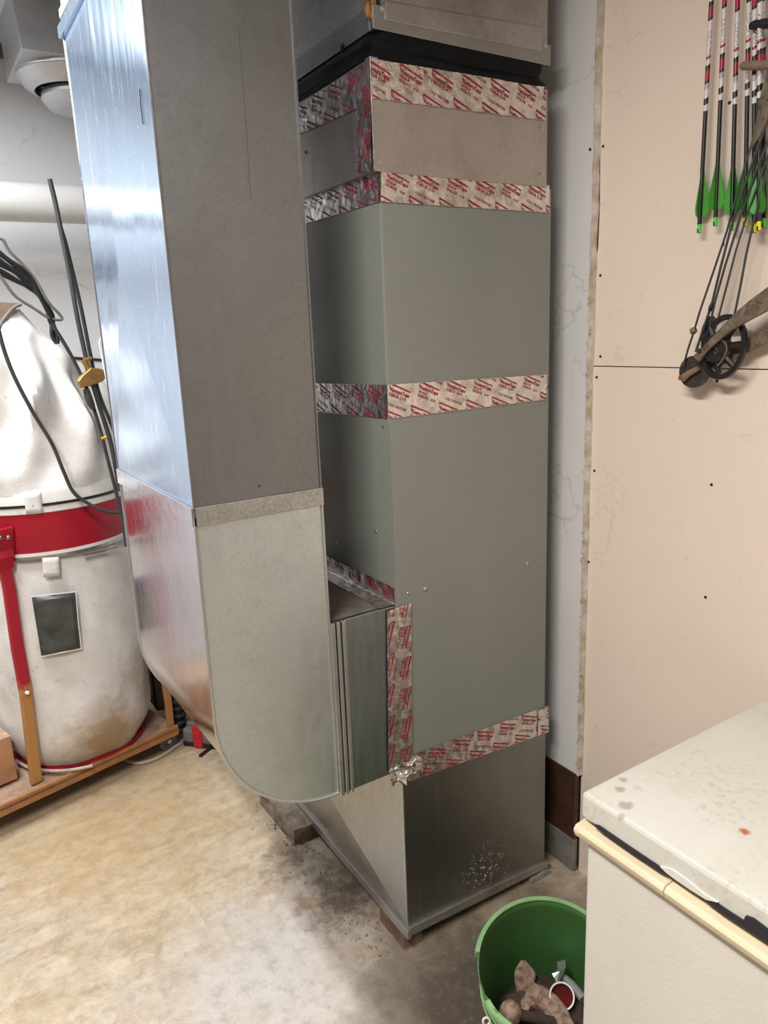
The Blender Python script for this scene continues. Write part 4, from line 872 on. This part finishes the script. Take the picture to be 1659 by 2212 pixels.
# ------------------------------------------------------------------ arrows on the right wall
AX = XR-.030
def arrow(nx, ny, tx, ty0, wr_end, ncol, lab, X=AX, rotv=0, vis=95):
    nk = onX(nx, ny, X); tp_ = onX(tx, ty0, X); d = (tp_-nk).normalized(); L = .78
    t = thing('arrow', lab, 'arrow', nk, 'arrows hanging on the beige wall')
    a = d.orthogonal().normalized(); a = P(0, 1, 0)-d*d.y; a.normalize(); b_ = d.cross(a)
    s0 = nk+d*.017
    MB().tube([s0, nk+d*L], .0046, 12).build('shaft', 'arrow_black', t, True)
    we = onX(wr_end[0], wr_end[1], X); wl = .30; w0 = (we-nk).length
    mb = MB().tube([nk+d*(w0+wl*i/2) for i in range(3)], .0049, 12, caps=False); o = mb.build('printed_wrap', 'wrap', t, True)
    me = o.data; uv = me.uv_layers.new(name='UVMap')
    for p in me.polygons:
        us = []
        for li in p.loop_indices:
            co = me.vertices[me.loops[li].vertex_index].co; r = co-nk; h = (r.dot(d)-w0)/wl; ph = (math.atan2(r.dot(b_), r.dot(a))/(2*math.pi)) % 1; us.append([li, ph, h])
        if max(u[1] for u in us)-min(u[1] for u in us) > .5:
            for u in us:
                if u[1] < .5: u[1] += 1
        for li, ph, h in us: uv.data[li].uv = (ph, h)
    MB().tube([nk, nk+d*.003, nk+d*.018], [.0040, .0047, .0047], 10).build('nock', ncol, t, True)
    MB().box((-.0012, -.006, 0), (.0012, .006, .009), Matrix.Translation(nk-d*.0005) @ Matrix((a, b_, d)).transposed().to_4x4()).build('nock_slot', 'black', t)
    for k in range(3):
        an_ = R_(rotv+90+120*k); v = a*math.cos(an_)+b_*math.sin(an_)
        pf = [(.034, .0045), (.034, .010), (.040, .0165), (.050, .019), (.062, .0185), (.085, .0135), (.110, .0085), (.132, .0047)]
        pts = [nk+d*h+v*rr for h, rr in pf]
        MB().prism(pts, v.cross(d).normalized()*.0008).build('vane', 'vane', t)
    return t
arr = [((1510, 503), (1537, 0), (1526, 240), 'nock_green', 'leftmost black arrow with green vanes on the wall', AX, 10),
       ((1545, 488), (1565.5, 0), (1557, 217), 'nock_green', 'second green vaned arrow from the left on the wall', AX, -25),
       ((1580, 498), (1593.5, 0), (1588, 226), 'nock_green', 'third green vaned arrow from the left behind the bow strings', AX, 35),
       ((1609, 489), (1618, 0), (1614, 208), 'nock_yellow', 'fourth arrow from the left with a yellow nock', AX+.004, -20),
       ((1629, 503), (1630, 0), (1630, 224), 'nock_yellow', 'fifth arrow from the left with a yellow nock hanging lowest of the right bunch', AX-.012, 20),
       ((1639, 498), (1641.5, 0), (1640, 213), 'nock_yellow', 'sixth arrow from the left with a yellow nock in the right bunch', AX-.026, 50),
       ((1650, 491), (1648.5, 0), (1649, 208), 'nock_green', 'rightmost arrow with a green nock at the photo edge', AX+.006, 5)]
for a in arr: arrow(a[0][0], a[0][1], a[1][0], a[1][1], a[2], a[3], a[4], a[5], a[6])
# ------------------------------------------------------------------ compound bow
BWX = XR-.06
bw = thing('compound_bow', 'camouflage compound bow with black wheels hanging over the arrows at right', 'bow', onX(1560, 740, BWX))
def bp(pts, X=BWX): return [onX(x, y, X) for x, y in pts]
def limb(cl, ws, X, th, name):
    m = MB(); vs = []; fs = []; n = len(cl)
    for i, (x, y) in enumerate(cl):
        x0, y0 = cl[max(0, i-1)]; x1, y1 = cl[min(n-1, i+1)]; l = math.hypot(x1-x0, y1-y0); nx, ny = -(y1-y0)/l, (x1-x0)/l
        for s, dx in ((-1, 0), (1, 0), (1, th), (-1, th)): vs.append(onX(x+nx*ws[i]*s/2, y+ny*ws[i]*s/2, X)+P(dx, 0, 0))
    for i in range(n-1): fs += [(i*4+j, i*4+(j+1) % 4, i*4+4+(j+1) % 4, i*4+4+j) for j in range(4)]
    fs += [(0, 1, 2, 3), tuple(range(n*4-4, n*4))]; return m.add(vs, fs).build(name, 'camo', bw, True, bevel=.0015)
limb([(1720, 608), (1690, 624), (1659, 645), (1630, 664), (1600, 684), (1570, 708), (1540, 736), (1518, 758), (1502, 776)], [50, 46, 42, 38, 30, 20, 15, 14, 17], BWX-.024, .010, 'lower_limb')
limb([(1720, 690), (1690, 702), (1659, 722), (1620, 742), (1585, 765), (1540, 785), (1500, 800), (1470, 815)], [34, 33, 32, 28, 24, 20, 16, 14], BWX+.02, .010, 'lower_limb')
limb([(1680, 120), (1659, 200), (1648, 250), (1634, 290), (1622, 318)], [34, 30, 26, 16, 4], BWX-.004, .008, 'upper_limb')
# idler disc
c = onX(1500, 803, BWX+.012)
MB().tube([c-P(.006, 0, 0), c+P(.006, 0, 0)], .037, 32).build('idler_wheel', plain('worn black wheel', (.035, .031, .026), .5, scale=40, col2=(.09, .08, .065), lo=.5), bw, True)
MB().tube([onX(1474, 818, BWX-.002), onX(1486, 808, BWX-.003), onX(1510, 795, BWX-.002)], [.009, .008, .006], 10).build('limb_tip', 'peg_wood', bw, True)
c = onX(1474, 816, BWX-.004); MB().tube([c, c-P(.008, 0, 0)], .006, 10).build('axle_end', 'brass', bw, True)
rsr = [(1716, 612), (1800, 560), (1870, 470), (1885, 380), (1860, 280), (1790, 170), (1690, 110)]
limb(rsr, [50, 46, 44, 46, 44, 40, 34], BWX-.022, .022, 'riser')
# large spoked cam
cc = onX(1563, 750, BWX+.0); ax_y, ax_z = P(0, 1, 0), P(0, 0, 1)
def ring3(c, ry, rz, tilt, w, x0, x1, n=48):
    vs = []; fs = []; ct, st = math.cos(tilt), math.sin(tilt)
    for k in range(n):
        a = 2*math.pi*k/n
        for q, xx in ((1, x0), (1, x1), (1-w, x1), (1-w, x0)):
            y, z = ry*q*math.cos(a), rz*q*math.sin(a); vs.append(c+P(xx, y*ct-z*st, y*st+z*ct))
    for k in range(n): fs += [(k*4+j, k*4+(j+1) % 4, ((k+1) % n)*4+(j+1) % 4, ((k+1) % n)*4+j) for j in range(4)]
    return MB().add(vs, fs)
ring3(cc, .053, .072, .18, .17, -.005, .005).build('cam_rim', 'black', bw, True)
hub = onX(1549, 752, BWX-.004)
MB().tube([hub-P(.008, 0, 0), hub+P(.010, 0, 0)], .031, 28).build('cam_hub', plain('black cam hub', (.02, .019, .018), .45), bw, True)
for k, (x, y) in enumerate(((1592, 700), (1603, 742), (1585, 792), (1552, 806), (1535, 706))):
    MB().tube([hub, onX(x, y, BWX)], [.010, .006], 6).build('cam_spoke', 'black', bw)
for x, y, r, m_ in ((1550, 744, .0045, 'red_in'), (1536, 760, .003, 'black'), (1546, 762, .003, 'steel'), (1556, 764, .003, 'black'), (1528, 760, .003, 'black')):
    c = onX(x, y, BWX-.012); MB().tube([c+P(.002, 0, 0), c-P(.002, 0, 0)], r, 10).build('cam_bolt', m_, bw)
MB().tube(smooth_path(bp([(1556, 735), (1566, 740), (1570, 755), (1562, 775), (1550, 790)], BWX-.012)), .0018, 6).build('cam_cable', 'cord_grey', bw, True)
MB().tube(smooth_path(bp([(1521, 745), (1521, 715), (1530, 694), (1537, 688), (1540, 694), (1536, 720)], BWX+.006)), .0065, 8).build('string_damper', 'rubber', bw, True)
c = onX(1511, 758, BWX-.024); MB().tube([c+P(.003, 0, 0), c-P(.004, 0, 0)], .0055, 10).build('limb_bolt', 'rust_dark', bw)
strings = [([(1476, 792), (1486, 755), (1497, 722), (1512, 672), (1540, 590), (1570, 500), (1602, 382), (1640, 258), (1668, 140)], .0024),
           ([(1503, 760), (1520, 708), (1537, 660), (1556, 580), (1580, 488), (1612, 390), (1640, 310), (1668, 235)], .0028),
           ([(1526, 735), (1545, 650), (1566, 575), (1595, 482), (1630, 380), (1668, 280)], .0026),
           ([(1545, 712), (1560, 655), (1590, 540), (1612, 470), (1640, 390), (1668, 310)], .0022),
           ([(1584, 692), (1590, 664), (1600, 615), (1612, 548), (1628, 480), (1650, 395), (1668, 320)], .0026),
           ([(1584, 692), (1578, 730), (1570, 770), (1548, 806)], .0018)]
for pts, r in strings: MB().tube(bp(pts, BWX-.002), r, 6).build('string', 'cord', bw, True)
c = bp([(1500, 708), (1498, 714), (1495, 722)]); MB().tube(c, [.005, .009, .004], 10).build('string_knot', 'camo', bw, True)
c = bp([(1538, 655), (1536, 663), (1533, 672)], BWX-.003); MB().tube(c, [.003, .005, .004], 8).build('string_clip', 'rubber', bw, True)
# wall pegs
t = thing('wooden_peg', 'brown wooden peg sticking out across the arrows at the right edge', 'peg', onX(1640, 141, XR-.06))
MB().tube([onX(1601, 142, XR-.062), onX(1606, 142, XR-.062), onX(1720, 138, XR-.062)], [.006, .0085, .0085], 12).build('peg', 'peg_wood', t, True)
MB().tube([onX(1690, 139, XR-.062), onX(1690, 139, XR-.062)+P(.062, 0, 0)], .006, 8).build('peg_stem', 'peg_wood', t, True)
t = thing('black_hook', 'black rubber coated hook over the arrows at the top right edge', 'hook', onX(1640, 52, XR-.055))
MB().tube([onX(1622, 56, XR-.055), onX(1632, 54, XR-.055), onX(1720, 42, XR-.055)], [.007, .0095, .0095], 12).build('hook_arm', 'rubber', t, True)
MB().tube([onX(1690, 46, XR-.055), onX(1690, 46, XR-.055)+P(.055, 0, 0)], .007, 8).build('hook_stem', 'rubber', t, True)
